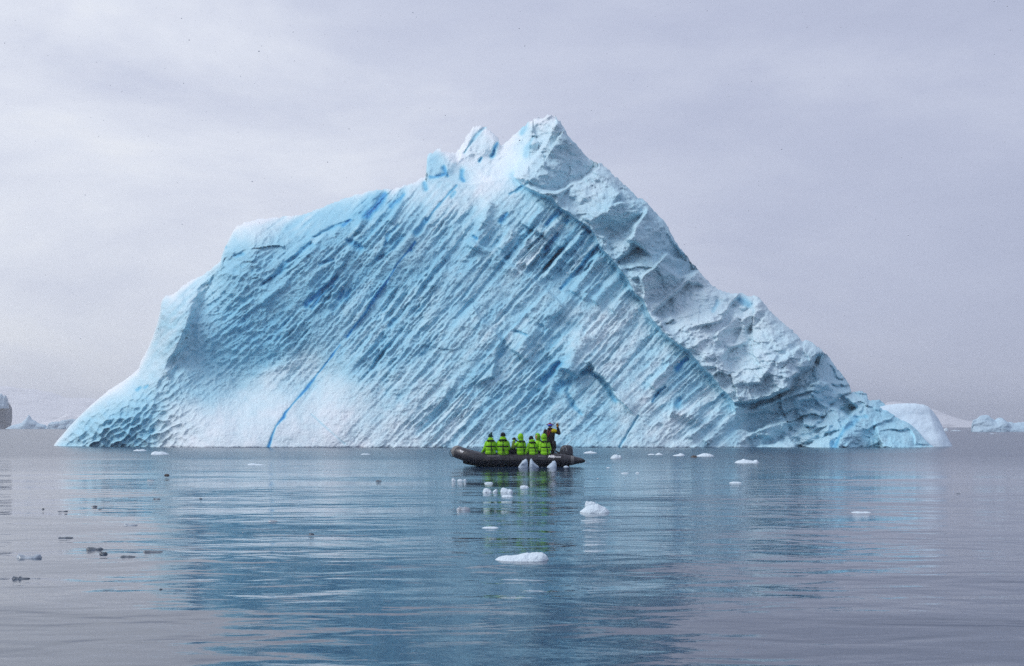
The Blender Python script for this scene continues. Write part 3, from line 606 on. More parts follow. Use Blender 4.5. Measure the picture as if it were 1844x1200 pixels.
floe([(892,1007),(900,1004),(912,1002),(922,1002.5),(932,1001),(942,997.5),(952,996.5),(964,996),(975,995.5),(983,997.5),(988,1001.5)], 1010.5, 'long flat white floe, nearest of the white floes on the water', facet=.06, rough=.03, depth=-.42, squash=.9)
M_WETICE = ice_material('wet_ice', .3, False, (.46, .57, .67), 9.0)
FW = 'small white floes around the boat'
for sil, wy_, lab, nm in [
 ([(869,885),(871,878),(874,875.5),(878,876),(883,880),(886,886)], 887, 'white rounded chunk of the cluster in the boat reflection, beside a smaller spike', 'ice_chunk'),
 ([(887,886),(890,882),(893,879),(895.5,880),(896,886)], 886.5, 'narrow white spike of ice between two rounded chunks in the boat reflection', 'ice_chunk'),
 ([(901,880),(903,876),(907,874.5),(912,877),(915,879.5),(918,878),(922,881),(924,886)], 887, 'white two-humped chunk above a flat one in the boat reflection', 'ice_chunk'),
 ([(903,894),(906,891.5),(912,890.5),(919,891),(924.5,894.5)], 895.5, 'flat white chunk close in front of the two-humped chunk', 'ice_chunk'),
 ([(813,864),(814,858),(817,857),(819,861),(821,865)], 866, 'pointed white chunk, first of three in a row below the bow', 'ice_chunk'),
 ([(823,865),(825,861.5),(829,860.5),(833,863),(834,865)], 866, 'low white chunk, middle of three in a row below the bow', 'ice_chunk'),
 ([(834.5,865),(835,861),(838,860),(840,861.5),(840,865)], 866, 'small blunt white chunk, last of three in a row below the bow', 'ice_chunk'),
 ([(936,877),(938,873.5),(944,873),(950,874.5),(952.5,877)], 878.5, 'small oblong white chunk in the reflection of the crowded stern', 'ice_chunk'),
 ([(872,869.5),(878,868),(885,868.2),(888,869.5)], 870.5, 'thin white sliver floating in the green reflection of the jackets', 'ice_chunk'),
 ([(933,840.5),(938,833),(941,828),(944,825.6),(949,825.2),(952.6,825.4),(953.4,830),(951.5,836),(951,840.5)], 842, 'tall pale ice chunk against the boat side with a sloping outer edge', 'ice_chunk'),
 ([(952.6,840.5),(953.5,833),(954.2,826),(956.5,823),(958.5,826),(961,831),(965,835.5),(971,840.5)], 842, 'tall pointed pale ice chunk, highest of those against the boat side', 'ice_chunk'),
 ([(984.5,840.5),(989,836.5),(993,832),(995,828.6),(999,828),(1003,829.5),(1005.4,833),(1004.5,838),(1002.5,840.8)], 842, 'rounded pale ice chunk against the boat side near the stern', 'ice_chunk'),
 ([(1014.5,840.6),(1017,838.6),(1019.5,837.6),(1022,839),(1024.5,840.6)], 841.6, 'tiny pale ice chunk against the boat under the motor', 'ice_chunk'),
 ([(1050,816),(1056,812.8),(1061,811.8),(1064,811.2),(1068,813),(1076,815.8)], 816.6, 'thin white floe just behind the outboard motor', 'ice_floe'),
 ([(1099,824),(1102,820),(1106,816.8),(1110,816),(1114,818.5),(1117,817.6),(1119,819.5),(1120,824.5)], 826, 'white hump of ice with a small knob, first in the row right of the motor', 'ice_chunk'),
 ([(1166,818.4),(1172,816.6),(1177,817),(1180,818.4)], 819.4, 'thin white sliver left of the pair of pointed floes near the iceberg', 'ice_chunk'),
 ([(1180,818),(1184,815.5),(1187,814),(1190,816),(1194,818.6)], 819.6, 'small pointed white chunk in the row before the iceberg', 'ice_chunk'),
 ([(1211,820.4),(1217,818.6),(1222,817),(1225,814.6),(1228,815.4),(1231,817),(1233.5,819.5)], 821.4, 'white chunk with a curled tip in the row before the iceberg', 'ice_chunk'),
 ([(1254,820),(1261,817),(1268,814.4),(1274,814.6),(1280,817),(1286,819.4)], 822.4, 'smooth white floe with a dark lump at its end', 'ice_floe'),
 ([(1323,832),(1328,828.4),(1334,827),(1339,824.6),(1344,826),(1352,828),(1357,829.6),(1359,827),(1362,825.4),(1366,828),(1366.4,831.5)], 834, 'white floe with a hump and a knob at its far end, last of the row', 'ice_floe'),
 ([(1091.5,842.4),(1094,841.2),(1097,841.4),(1099,842.4)], 843, 'tiny white bit below the row of floes right of the motor', 'ice_chunk'),
 ([(1118,852),(1125,850.8),(1130,851.4),(1132,852)], 852.6, 'thin white bit, left one of two below the row of floes', 'ice_chunk'),
 ([(1144,851.6),(1148,850),(1152,851.6)], 852.2, 'small white bit, right one of two below the row of floes', 'ice_chunk'),
 ([(1313,869),(1320,866.8),(1329,867.2),(1336,869.4)], 870.4, 'flat white floe in the dark water below the humped floe', 'ice_floe'),
 ([(1533,922.6),(1538,919.4),(1545,918),(1553,920),(1561,918.6),(1568,922)], 924, 'lone flat white floe on the pale water at the end of the iceberg reflection', 'ice_floe'),
 ([(868,950.4),(876,948.6),(884,948.2),(892,948.8),(898,950.6)], 951.8, 'thin white floe under the green reflections', 'ice_floe'),
 ([(445,837),(449,834.4),(455,833.4),(461,835.2),(470,836),(477,837.4)], 838, 'low white floe in the blue reflection left of the boat', 'ice_floe'),
 ([(272,813),(280,810.6),(287,812),(293,811),(299,814.4),(305,818)], 819, 'white floe with a raised tip under the dimpled foot of the iceberg', 'ice_floe'),
 ([(240,811.4),(247,808.4),(252,809.4),(257,807.8),(264,811)], 812.4, 'flat white floe close against the dimpled foot of the iceberg', 'ice_floe'),
 ([(649,818),(655,816.4),(661,816.6),(668,818)], 818.8, 'faint white floe close before the iceberg between its crack and the bow', 'ice_floe')]:
    floe(sil, wy_, lab, M_WETICE if wy_ in (842, 841.6) else M_SNOWICE, name=nm, cat=nm.replace('_', ' '), group=FW, squash=.85 if wy_ == 842 else .66 if wy_ == 887 else .48 if wy_ == 866 else .34 if sil[0][0] > 1500 else .72)
floe([(1243.5,823),(1246,819.8),(1250,818.8),(1254,820),(1256,823)], 824, 'dark brown lump at the end of the smooth white floe', vary(mat_new('brown_ice', (.06, .045, .035), .5), 9, .3), 'dark_ice_chunk', 'dark ice')
M_BROWN = bpy.data.materials['brown_ice']
DG = 'dark clear ice pieces on the pale water'
for sil, wy_, lab, mt in [
 ([(30,1001),(31,997),(35,995.8),(41,998),(47,1001),(52,1001.5),(58,1000),(66,997.5),(72,995.6),(75.5,997),(75,1003)], 1005.5, 'largest glassy grey ice piece with two raised ends', M_CLEAR2),
 ([(21.5,1038.5),(24,1036.6),(31,1038.8),(34,1040.2),(36,1037),(40,1040),(54,1040.4),(54,1041.4)], 1042.6, 'thin dark ice piece low on the water, nearest to the camera', M_CLEAR),
 ([(104.5,968),(107,966.4),(116,967.2),(121,966),(131,967),(132,968.4)], 969.8, 'long black ice bar floating alone', M_CLEAR),
 ([(155.5,987),(157,984.4),(166,984.6),(174,987),(181,985.4),(186,987.4)], 989.4, 'dark ice slab with a pale top just above a smaller lump', M_CLEAR),
 ([(178.5,995.6),(181,993),(187,993.4),(190,992.8),(194,995.4)], 998.6, 'small dark lump just below the dark slab with a pale top', M_CLEAR),
 ([(216.5,1001),(221,999.6),(231,1001),(233,1000.2),(243,1001.4),(244,1003)], 1003.6, 'slim dark ice piece right of the small lump', M_CLEAR),
 ([(257.5,993),(262,990.4),(273,991.4),(286,992),(293.5,993)], 994.6, 'long grey-edged ice bar at the edge of the blue reflection', M_CLEAR),
 ([(222.5,944.6),(224,941.4),(228,942.6),(231,945),(238,943.6),(245,944),(248,945.6)], 947, 'grey ice piece with a dark knob at one end', M_CLEAR2),
 ([(104,920.6),(107,919.8),(114,920.6),(120,919),(122.4,920.4)], 921.4, 'thin black ice piece with dark ends', M_CLEAR),
 ([(164.5,912.4),(168,910.4),(172,909.8),(175.5,911.4)], 912.8, 'short black ice piece, upper one of a close pair', M_CLEAR),
 ([(176,916.6),(179,915.8),(184,916.8)], 917.4, 'tiny black bit, lower one of a close pair', M_CLEAR),
 ([(75,916.4),(77.5,914.6),(80,916)], 917, 'tiny black bit alone left of the thin black piece', M_CLEAR),
 ([(275.6,898),(278,897.2),(282,898.2),(285,897.2),(290,898.4)], 899, 'thin dark pair of ice ridges at the edge of the blue reflection', M_CLEAR),
 ([(358.5,897.6),(361,896.6),(364.5,897.6)], 898.6, 'tiny dark bit in the blue reflection below the dark brown lump', M_CLEAR),
 ([(295.5,855.4),(297,853),(300.5,852),(304,853.4),(305.4,855.4)], 857.2, 'round dark brown lump floating below the foot of the iceberg', M_BROWN),
 ([(264.5,864.6),(266,862.6),(269,863.8),(274,863.6),(278,865)], 866, 'faint grey ice bit close to the dark brown lump', M_CLEAR2),
 ([(556,961),(559,959.4),(564,960.2),(566,961.4)], 962.8, 'small black bit alone in the blue reflection', M_CLEAR),
 ([(676.5,865.4),(680,864.2),(685,864.8),(688,866)], 866.8, 'small dark bit in the reflection left of the bow', M_CLEAR),
 ([(286.5,1060.4),(289,1059.4),(292.5,1060.6)], 1061.8, 'tiny dark bit, lowest one on the grey water', M_CLEAR),
 ([(822,914.6),(827,912),(833,913),(838,911.4),(845,913.6),(847,915.6)], 918, 'half-sunk grey ice piece below the three chunks at the bow', M_CLEAR2),
 ([(1722,889),(1724,888.2),(1726.5,889),(1728,888.2),(1730,889)], 889.8, 'tiny dark bit on the pale water off the far end of the iceberg', M_CLEAR),
 ([(482,938),(488,935.6),(494,936.4),(500,938.4)], 940, 'faint grey ice piece in the middle of the blue reflection', M_CLEAR2)]:
    floe(sil, wy_, lab, mt, 'dark_ice_chunk', 'dark ice', DG, depth=-.35)
# ------------------------------------------------------------------ shape tools for the boat and the people
def catmull(P, n=6):
    P = np.array(P, float); Q = np.concatenate([[2 * P[0] - P[1]], P, [2 * P[-1] - P[-2]]]); out = []
    for i in range(1, len(Q) - 2):
        for t in np.arange(n) / n:
            a, b, c, d = Q[i - 1], Q[i], Q[i + 1], Q[i + 2]
            out.append(.5 * (2 * b + (c - a) * t + (2 * a - 5 * b + 4 * c - d) * t * t + (3 * b - a - 3 * c + d) * t ** 3))
    out.append(P[-1]); return np.array(out)
def sweep(bm, pts, r, seg=10, flat=1.0, caps=True):
    """round bar through pts with one radius or one radius per point"""
    pts = [Vector(p) for p in pts]; n = len(pts); rr_ = [r] * n if isinstance(r, (int, float)) else list(r)
    up = Vector((0, 0, 1)); rings = []
    for i, p in enumerate(pts):
        t = (pts[min(i + 1, n - 1)] - pts[max(i - 1, 0)]).normalized()
        ref = up if abs(t.dot(up)) < .93 else Vector((0, 1, 0))
        a = t.cross(ref).normalized(); b = a.cross(t).normalized()
        rings.append([bm.verts.new(p + a * (math.cos(2 * math.pi * k / seg) * rr_[i]) + b * (math.sin(2 * math.pi * k / seg) * rr_[i] * flat)) for k in range(seg)])
    for A, B_ in zip(rings[:-1], rings[1:]):
        for k in range(seg): bm.faces.new((A[k], A[(k + 1) % seg], B_[(k + 1) % seg], B_[k]))
    if caps:
        bm.faces.new(rings[0][::-1]); bm.faces.new(rings[-1])
def ellip(bm, c, r, rot=None, u=16, v=10):
    M = Matrix.Translation(c) @ (Euler(rot).to_matrix().to_4x4() if rot else Matrix()) @ Matrix.Diagonal((*r, 1))
    bmesh.ops.create_uvsphere(bm, u_segments=u, v_segments=v, radius=1, matrix=M)
def capsule(bm, p0, r0, p1, r1, seg=12):
    p0, p1 = Vector(p0), Vector(p1); d = p1 - p0; ln = max(d.length, 1e-5); t = d / ln
    pts, rr_ = [], []
    for a in (-90, -60, -30, 0): pts.append(p0 + t * math.sin(R_(a)) * r0); rr_.append(max(r0 * math.cos(R_(a)), r0 * .05))
    for a in (0, 30, 60, 90): pts.append(p1 + t * math.sin(R_(a)) * r1); rr_.append(max(r1 * math.cos(R_(a)), r1 * .05))
    sweep(bm, pts, rr_, seg)
def loft(bm, rings, seg=28):
    """stack of ellipses (cx, cy, z, rx, ry)"""
    R2 = [[bm.verts.new((cx + rx * math.cos(2 * math.pi * k / seg), cy + ry * math.sin(2 * math.pi * k / seg), z)) for k in range(seg)] for cx, cy, z, rx, ry in rings]
    for A, B_ in zip(R2[:-1], R2[1:]):
        for k in range(seg): bm.faces.new((A[k], A[(k + 1) % seg], B_[(k + 1) % seg], B_[k]))
    bm.faces.new(R2[0][::-1]); bm.faces.new(R2[-1])
def to_mesh(bm, name):
    bmesh.ops.recalc_face_normals(bm, faces=bm.faces); me = bpy.data.meshes.new(name); bm.to_mesh(me); bm.free(); return me
def fuse(bm, name, voxel=.014, smooth=4):
    """grow the overlapping shapes of bm into one continuous skin"""
    me = to_mesh(bm, name); o = bpy.data.objects.new('fuse', me); C.objects.link(o)
    m = o.modifiers.new('r', 'REMESH'); m.mode = 'VOXEL'; m.voxel_size = voxel
    if smooth: s = o.modifiers.new('s', 'SMOOTH'); s.iterations = smooth; s.factor = .5
    dg = bpy.context.evaluated_depsgraph_get(); dg.update()
    r = bpy.data.meshes.new_from_object(o.evaluated_get(dg)); bpy.data.objects.remove(o); bpy.data.meshes.remove(me); r.name = name
    return r
def lettering(body, size, mat, name='lettering', shear=0.0, bold=0.0, parent=None, place=None, extr=0.0):
    cu = bpy.data.curves.new(name, 'FONT'); cu.body = body; cu.size = size; cu.shear = shear; cu.offset = bold; cu.align_x = 'CENTER'; cu.align_y = 'CENTER'; cu.extrude = extr
    o = bpy.data.objects.new('tmp', cu); C.objects.link(o); dg = bpy.context.evaluated_depsgraph_get(); dg.update()
    me = bpy.data.meshes.new_from_object(o.evaluated_get(dg)); bpy.data.objects.remove(o)
    if place:
        for v in me.vertices: v.co = place(v.co)
    me.materials.clear(); return link(name, me, mat, parent, smooth=False)

# ------------------------------------------------------------------ the inflatable boat
M_RUB = vary(mat_new('black_hypalon', (.030, .029, .034), .36, .5), 4, .6, .35, 24, .015)
M_RUB2 = vary(mat_new('worn_rubber', (.17, .17, .165), .6, .4), 9, .35, .3, 40, .01)
M_BLK = mat_new('black_rubber', (.010, .010, .012), .5, .4)
M_WHITE = mat_new('white_print', (.80, .80, .80), .6, .3)
M_GREYP = mat_new('grey_print', (.16, .16, .18), .6, .3)
M_COWL = vary(mat_new('cowling_paint', (.05, .052, .062), .32, .5), 6, .3)
M_STEEL = mat_new('steel', (.45, .46, .47), .3, .5, Metallic=.9)
M_DECK = vary(mat_new('deck_board', (.09, .09, .09), .7), 9, .3)
BX, BY = 930.0, 62.3
boat = empty('inflatable_boat', ((BX - CX) * BY / F_PX, BY, 0))
tag(boat, 'black inflatable boat carrying people in green jackets before the iceberg', 'inflatable boat')
def bx(px): return (px - BX) * BY / F_PX
near = [(2.98, -.72, .25, .012), (2.90, -.72, .252, .07), (2.55, -.72, .268, .165), (2.20, -.72, .28, .235), (1.90, -.72, .29, .268), (1.2, -.72, .30, .272), (.2, -.72, .30, .272), (-.8, -.72, .30, .272), (-1.45, -.72, .315, .272), (-1.80, -.70, .385, .270), (-2.15, -.60, .48, .266), (-2.42, -.42, .57, .263), (-2.56, -.18, .62, .262)]
path = near + [(-2.60, 0, .635, .262)] + [(x, -y, z, r) for x, y, z, r in near[::-1]]
pp = catmull(path, 5)
bm = bmesh.new(); sweep(bm, pp[:, :3], np.clip(pp[:, 3], .008, 1), 28)
tube = link('pontoon', to_mesh(bm, 'pontoon'), M_RUB, boat)
NP = len(pp)
for sl_, sg in ((slice(0, 8), 0), (slice(NP - 8, NP), 1)):
    q = pp[sl_]; bm = bmesh.new(); sweep(bm, q[:, :3], np.clip(q[:, 3], .008, 1) + .006, 28); link('cone_tip', to_mesh(bm, 'cone_tip'), M_BLK, tube)
for i0 in (11, NP - 15):
    q = pp[i0:i0 + 3]; bm = bmesh.new(); sweep(bm, q[:, :3], q[:, 3] + .007, 28, caps=False); link('wear_band', to_mesh(bm, 'wear_band'), M_RUB2, tube)
c0 = NP // 2
q = pp[c0 - 8:c0 + 9]; bm = bmesh.new(); sweep(bm, q[:, :3], q[:, 3] + .008, 28, caps=False); link('bow_patch', to_mesh(bm, 'bow_patch'), M_RUB2, tube)
for sg in (1, -1):                                                      # grab rope along each side with its patches
    rp = [Vector((x, sg * (-.72 - .02), .30 + .285)) for x in np.arange(1.5, -1.5, -.12)]
    bm = bmesh.new(); sweep(bm, [v + Vector((0, 0, -.03 * abs(math.sin(i * .8)))) for i, v in enumerate(rp)], .014, 8); link('grab_rope', to_mesh(bm, 'grab_rope'), M_BLK, tube)
for x in (1.45, .45, -.55, -1.42):
    bm = bmesh.new(); ellip(bm, (x, -.72, .30), (.12, .278, .278), None, 16, 12)
    bmesh.ops.delete(bm, geom=[v for v in bm.verts if v.co.z < .47 or v.co.y > -.62], context='VERTS'); link('rope_patch', to_mesh(bm, 'rope_patch'), M_BLK, tube)
bm = bmesh.new(); sweep(bm, [(x, -.72 - .277, .285) for x in np.linspace(1.9, -1.45, 20)], .022, 8, .8); link('rubbing_strake', to_mesh(bm, 'rubbing_strake'), M_BLK, tube)
bm = bmesh.new(); sweep(bm, catmull([(-2.74, -.12, .80), (-2.90, -.10, .66), (-2.88, -.08, .46), (-2.74, -.06, .42)], 6), .014, 8); link('bow_loop', to_mesh(bm, 'bow_loop'), M_BLK, boat)
for x in (-1.1, -.3, .5, 1.3):
    bm = bmesh.new(); sweep(bm, [(x - .022, -.72, .30), (x + .022, -.72, .30)], .2755, 36, caps=False); link('seam_tape', to_mesh(bm, 'seam_tape'), M_BLK, tube)
# hull skin below the tubes, floor, transom
bm = bmesh.new(); secs = []
for x, w, k, top in ((2.30, .66, -.16, .22), (1.0, .66, -.18, .22), (-.5, .66, -.17, .22), (-1.3, .60, -.10, .26), (-1.8, .46, .02, .34), (-2.15, .26, .16, .42), (-2.34, .05, .28, .48)):
    secs.append([bm.verts.new(v) for v in ((x, -w, top), (x, -w * .95, k * .4 + .02), (x, -w * .5, k * .75), (x, 0, k), (x, w * .5, k * .75), (x, w * .95, k * .4 + .02), (x, w, top))])
for A, B_ in zip(secs[:-1], secs[1:]):
    for k in range(6): bm.faces.new((A[k], A[k + 1], B_[k + 1], B_[k]))
bm.faces.new(secs[0]); bm.faces.new(secs[-1][::-1])
link('hull', to_mesh(bm, 'hull'), M_BLK, boat)
def board(name, lo, hi, mat, parent, bev=.012):
    bm = bmesh.new(); bmesh.ops.create_cube(bm, size=1, matrix=Matrix.Translation([(a + b) / 2 for a, b in zip(lo, hi)]) @ Matrix.Diagonal([b - a for a, b in zip(lo, hi)] + [1]))
    if bev: bmesh.ops.bevel(bm, geom=bm.edges, offset=bev, segments=2, affect='EDGES')
    return link(name, to_mesh(bm, name), mat, parent, smooth=False)
for x0 in (-1.9, -.95, 0.0, .95): board('floor_board', (x0, -.5, .12), (x0 + .93, .5, .145), M_DECK, boat)
board('transom', (1.78, -.5, .0), (1.83, .5, .62), M_DECK, boat)
board('fuel_tank', (1.30, -.2, .15), (1.66, .25, .40), mat_new('red_tank', (.35, .03, .03), .45), boat, .04)
# outboard motor
mo = bmesh.new()
capsule(mo, (2.10, 0, .46), .10, (2.16, 0, -.25), .075); ellip(mo, (2.2, 0, -.30), (.22, .06, .07)); capsule(mo, (1.90, 0, .50), .07, (2.12, 0, .40), .08)
motor = link('outboard_motor', fuse(mo, 'outboard_motor', .02, 3), M_BLK, boat)
bm = bmesh.new(); bmesh.ops.create_uvsphere(bm, u_segments=36, v_segments=24, radius=1)
def sq(v, e): return math.copysign(abs(v) ** e, v)
for v in bm.verts:
    x, y, z = sq(v.co.x, .5), sq(v.co.y, .6), sq(v.co.z, .55)
    top = (z + 1) / 2
    v.co = Vector((2.15 + x * (.335 - .05 * top) + .03 * top - (.06 * top if x < 0 else 0) * -1, y * (.235 - .05 * top), .66 + z * .27))
cowl = link('cowling', to_mesh(bm, 'cowling'), M_COWL, motor)
bm = bmesh.new(); sweep(bm, [(2.15 + .342 * math.cos(a), .24 * math.sin(a), .47) for a in np.linspace(0, 2 * math.pi, 33)], .018, 8); link('cowling_seam', to_mesh(bm, 'cowling_seam'), M_BLK, motor)
front = lambda x0, z0: (lambda c: Vector((x0 + c.x, -.229 + .09 * max(0, (z0 + c.y - .66)) , z0 + c.y)))
lettering('12', .20, M_WHITE, parent=motor, place=front(2.12, .745), extr=.004, bold=.004)
for x0_, z0_, w_ in ((2.24, .625, .30), (2.20, .59, .20)):
    bm = bmesh.new(); sweep(bm, [(x0_ - w_ / 2, -.236, z0_), (x0_ + w_ / 2, -.236, z0_)], .009, 6, .5); link('side_stripe', to_mesh(bm, 'side_stripe'), M_GREYP, motor)
bm = bmesh.new(); sweep(bm, [(1.90, -.02, .56), (1.70, -.03, .68), (1.58, -.03, .72)], [.035, .03, .026], 10); link('tiller', to_mesh(bm, 'tiller'), M_BLK, motor)
bm = bmesh.new(); sweep(bm, [(1.86, -.30, .60), (2.24, -.28, .98), (2.62, -.26, 1.36)], [.012, .010, .005], 8); link('whip_pole', to_mesh(bm, 'whip_pole'), M_STEEL, boat)
# print on the near tube
def on_tube(x0, deg):
    a0 = R_(deg)
    def f(c):
        x = x0 + c.x; a = a0 + c.y / .272
        zc = float(np.interp(-x, -pp[:NP // 2, 0], pp[:NP // 2, 2])); yc = float(np.interp(-x, -pp[:NP // 2, 0], pp[:NP // 2, 1])); r = float(np.interp(-x, -pp[:NP // 2, 0], pp[:NP // 2, 3])) + (.012 if x > -2.1 else .05)
        return Vector((x, yc - r * math.cos(a), zc + r * math.sin(a)))
    return f
lettering('Milk', .155, M_WHITE, parent=tube, shear=.35, bold=.008, place=on_tube(bx(991.5), 33))
lettering('yroint', .13, M_WHITE, parent=tube, shear=.35, bold=.002, place=on_tube(bx(1001.6), 30))
lettering('MILPRO', .085, M_GREYP, parent=tube, shear=.2, bold=.002, place=on_tube(bx(974), 34))
lettering('ZODIAC FC', .105, M_GREYP, parent=tube, bold=.004, place=on_tube(bx(889), 36))
lettering('MkV', .115, M_WHITE, parent=tube, shear=.3, bold=.008, place=on_tube(bx(830.5), 20))

# ------------------------------------------------------------------ people
def green_cloth():
    m = mat_new('lime_shell', (.25, .64, .008), .62, .25); return vary(m, 9, .22, .5, 26, .02)
M_GREEN = green_cloth()
M_BLACKC = vary(mat_new('black_cloth', (.012, .013, .016), .8, .2), 10, .4, .4, 30, .01)
M_DARK = vary(mat_new('dark_trousers', (.018, .018, .022), .7, .25), 10, .4, .4, 30, .01)
M_TEAL = vary(mat_new('dark_teal_knit', (.010, .055, .055), .9, .1), 20, .3, .6, 60, .01)
M_SKIN = vary(mat_new('skin', (.52, .29, .20), .5, .4), 12, .1)
M_SHADEGREEN = vary(mat_new('shaded_lime_shell', (.13, .20, .02), .7, .2), 10, .3, .4, 30, .01)  # darkened jacket green, shade of the raised sleeve put into the colour
M_BROWNB = vary(mat_new('charcoal_shell', (.022, .017, .018), .6, .3), 8, .4, .5, 24, .015)
M_YEL = vary(mat_new('yellow_shell', (.75, .62, .01), .6, .25), 9, .2, .4, 26, .01)
M_RED = vary(mat_new('red_cloth', (.22, .02, .03), .8, .2), 12, .3)
M_BLUE = mat_new('blue_mirror_lens', (.02, .09, .62), .15, .6)
M_ORNG = vary(mat_new('ochre_glove', (.48, .22, .02), .8, .2), 14, .3)
M_HAIR = mat_new('dark_hair', (.02, .015, .012), .7)

def head_shapes(bm, c, look=0.0, pitch=0.0):
    """skull, jaw, nose, ears, brows and lips about c, facing +y turned by look"""
    M = Matrix.Translation(c) @ Matrix.Rotation(look, 4, 'Z') @ Matrix.Rotation(pitch, 4, 'X')
    P_ = lambda *p: M @ Vector(p)
    rot = M.to_euler()
    ellip(bm, P_(0, -.012, .03), (.077, .095, .088), rot); ellip(bm, P_(0, .018, -.045), (.058, .068, .068), rot)
    capsule(bm, P_(0, .088, .012), .010, P_(0, .108, -.022), .016, 8)
    for s in (-1, 1):
        ellip(bm, P_(.078 * s, -.008, -.005), (.012, .022, .034), rot, 8, 6); ellip(bm, P_(.032 * s, .078, .03), (.026, .014, .009), rot, 8, 6); ellip(bm, P_(.04 * s, .058, -.02), (.024, .022, .02), rot, 8, 6)
    ellip(bm, P_(0, .082, -.055), (.025, .012, .008), rot, 8, 6); ellip(bm, P_(0, .083, -.069), (.022, .012, .008), rot, 8, 6); ellip(bm, P_(0, .072, -.098), (.024, .02, .018), rot, 8, 6)
    return M
def hand_shapes(bm, wrist, aim, palm_n, side, curl=.5, s=1.0, fingers=(1, 1, 1, 1), point=False):
    """palm, four bent fingers of unequal length and a thumb from the side of the palm"""
    a = Vector(aim).normalized(); n = Vector(palm_n); n = (n - a * n.dot(a)).normalized(); w = a.cross(n) * side; W0 = Vector(wrist)
    for k in (-1.2, -.4, .4, 1.2): capsule(bm, W0 + w * .016 * k * s, .017 * s, W0 + a * .085 * s + w * .021 * k * s, .016 * s, 8)
    for k, (off, ln) in enumerate(((1.5, .068), (.5, .078), (-.5, .073), (-1.5, .056))):
        b = W0 + a * .088 * s + w * .021 * off * s; cu = curl
        if point: cu = .03 if k == 0 else 1.25
        d = a.copy(); p = b
        for j, f in enumerate((.45, .32, .23)):
            d = (d * math.cos(cu * (.6 + .3 * j)) + n * math.sin(cu * (.6 + .3 * j))).normalized(); q_ = p + d * ln * f * s * 1.15
            capsule(bm, p, (.0115 - .001 * j) * s, q_, (.0105 - .001 * j) * s, 8); p = q_
    t0 = W0 + a * .025 * s + w * .032 * s; t1 = t0 + (a * .6 + w * .75 + n * .35).normalized() * .042 * s; t2 = t1 + (a * .9 + w * .1 + n * .5).normalized() * .034 * s
    capsule(bm, t0, .015 * s, t1, .0125 * s, 8); capsule(bm, t1, .0125 * s, t2, .0105 * s, 8)

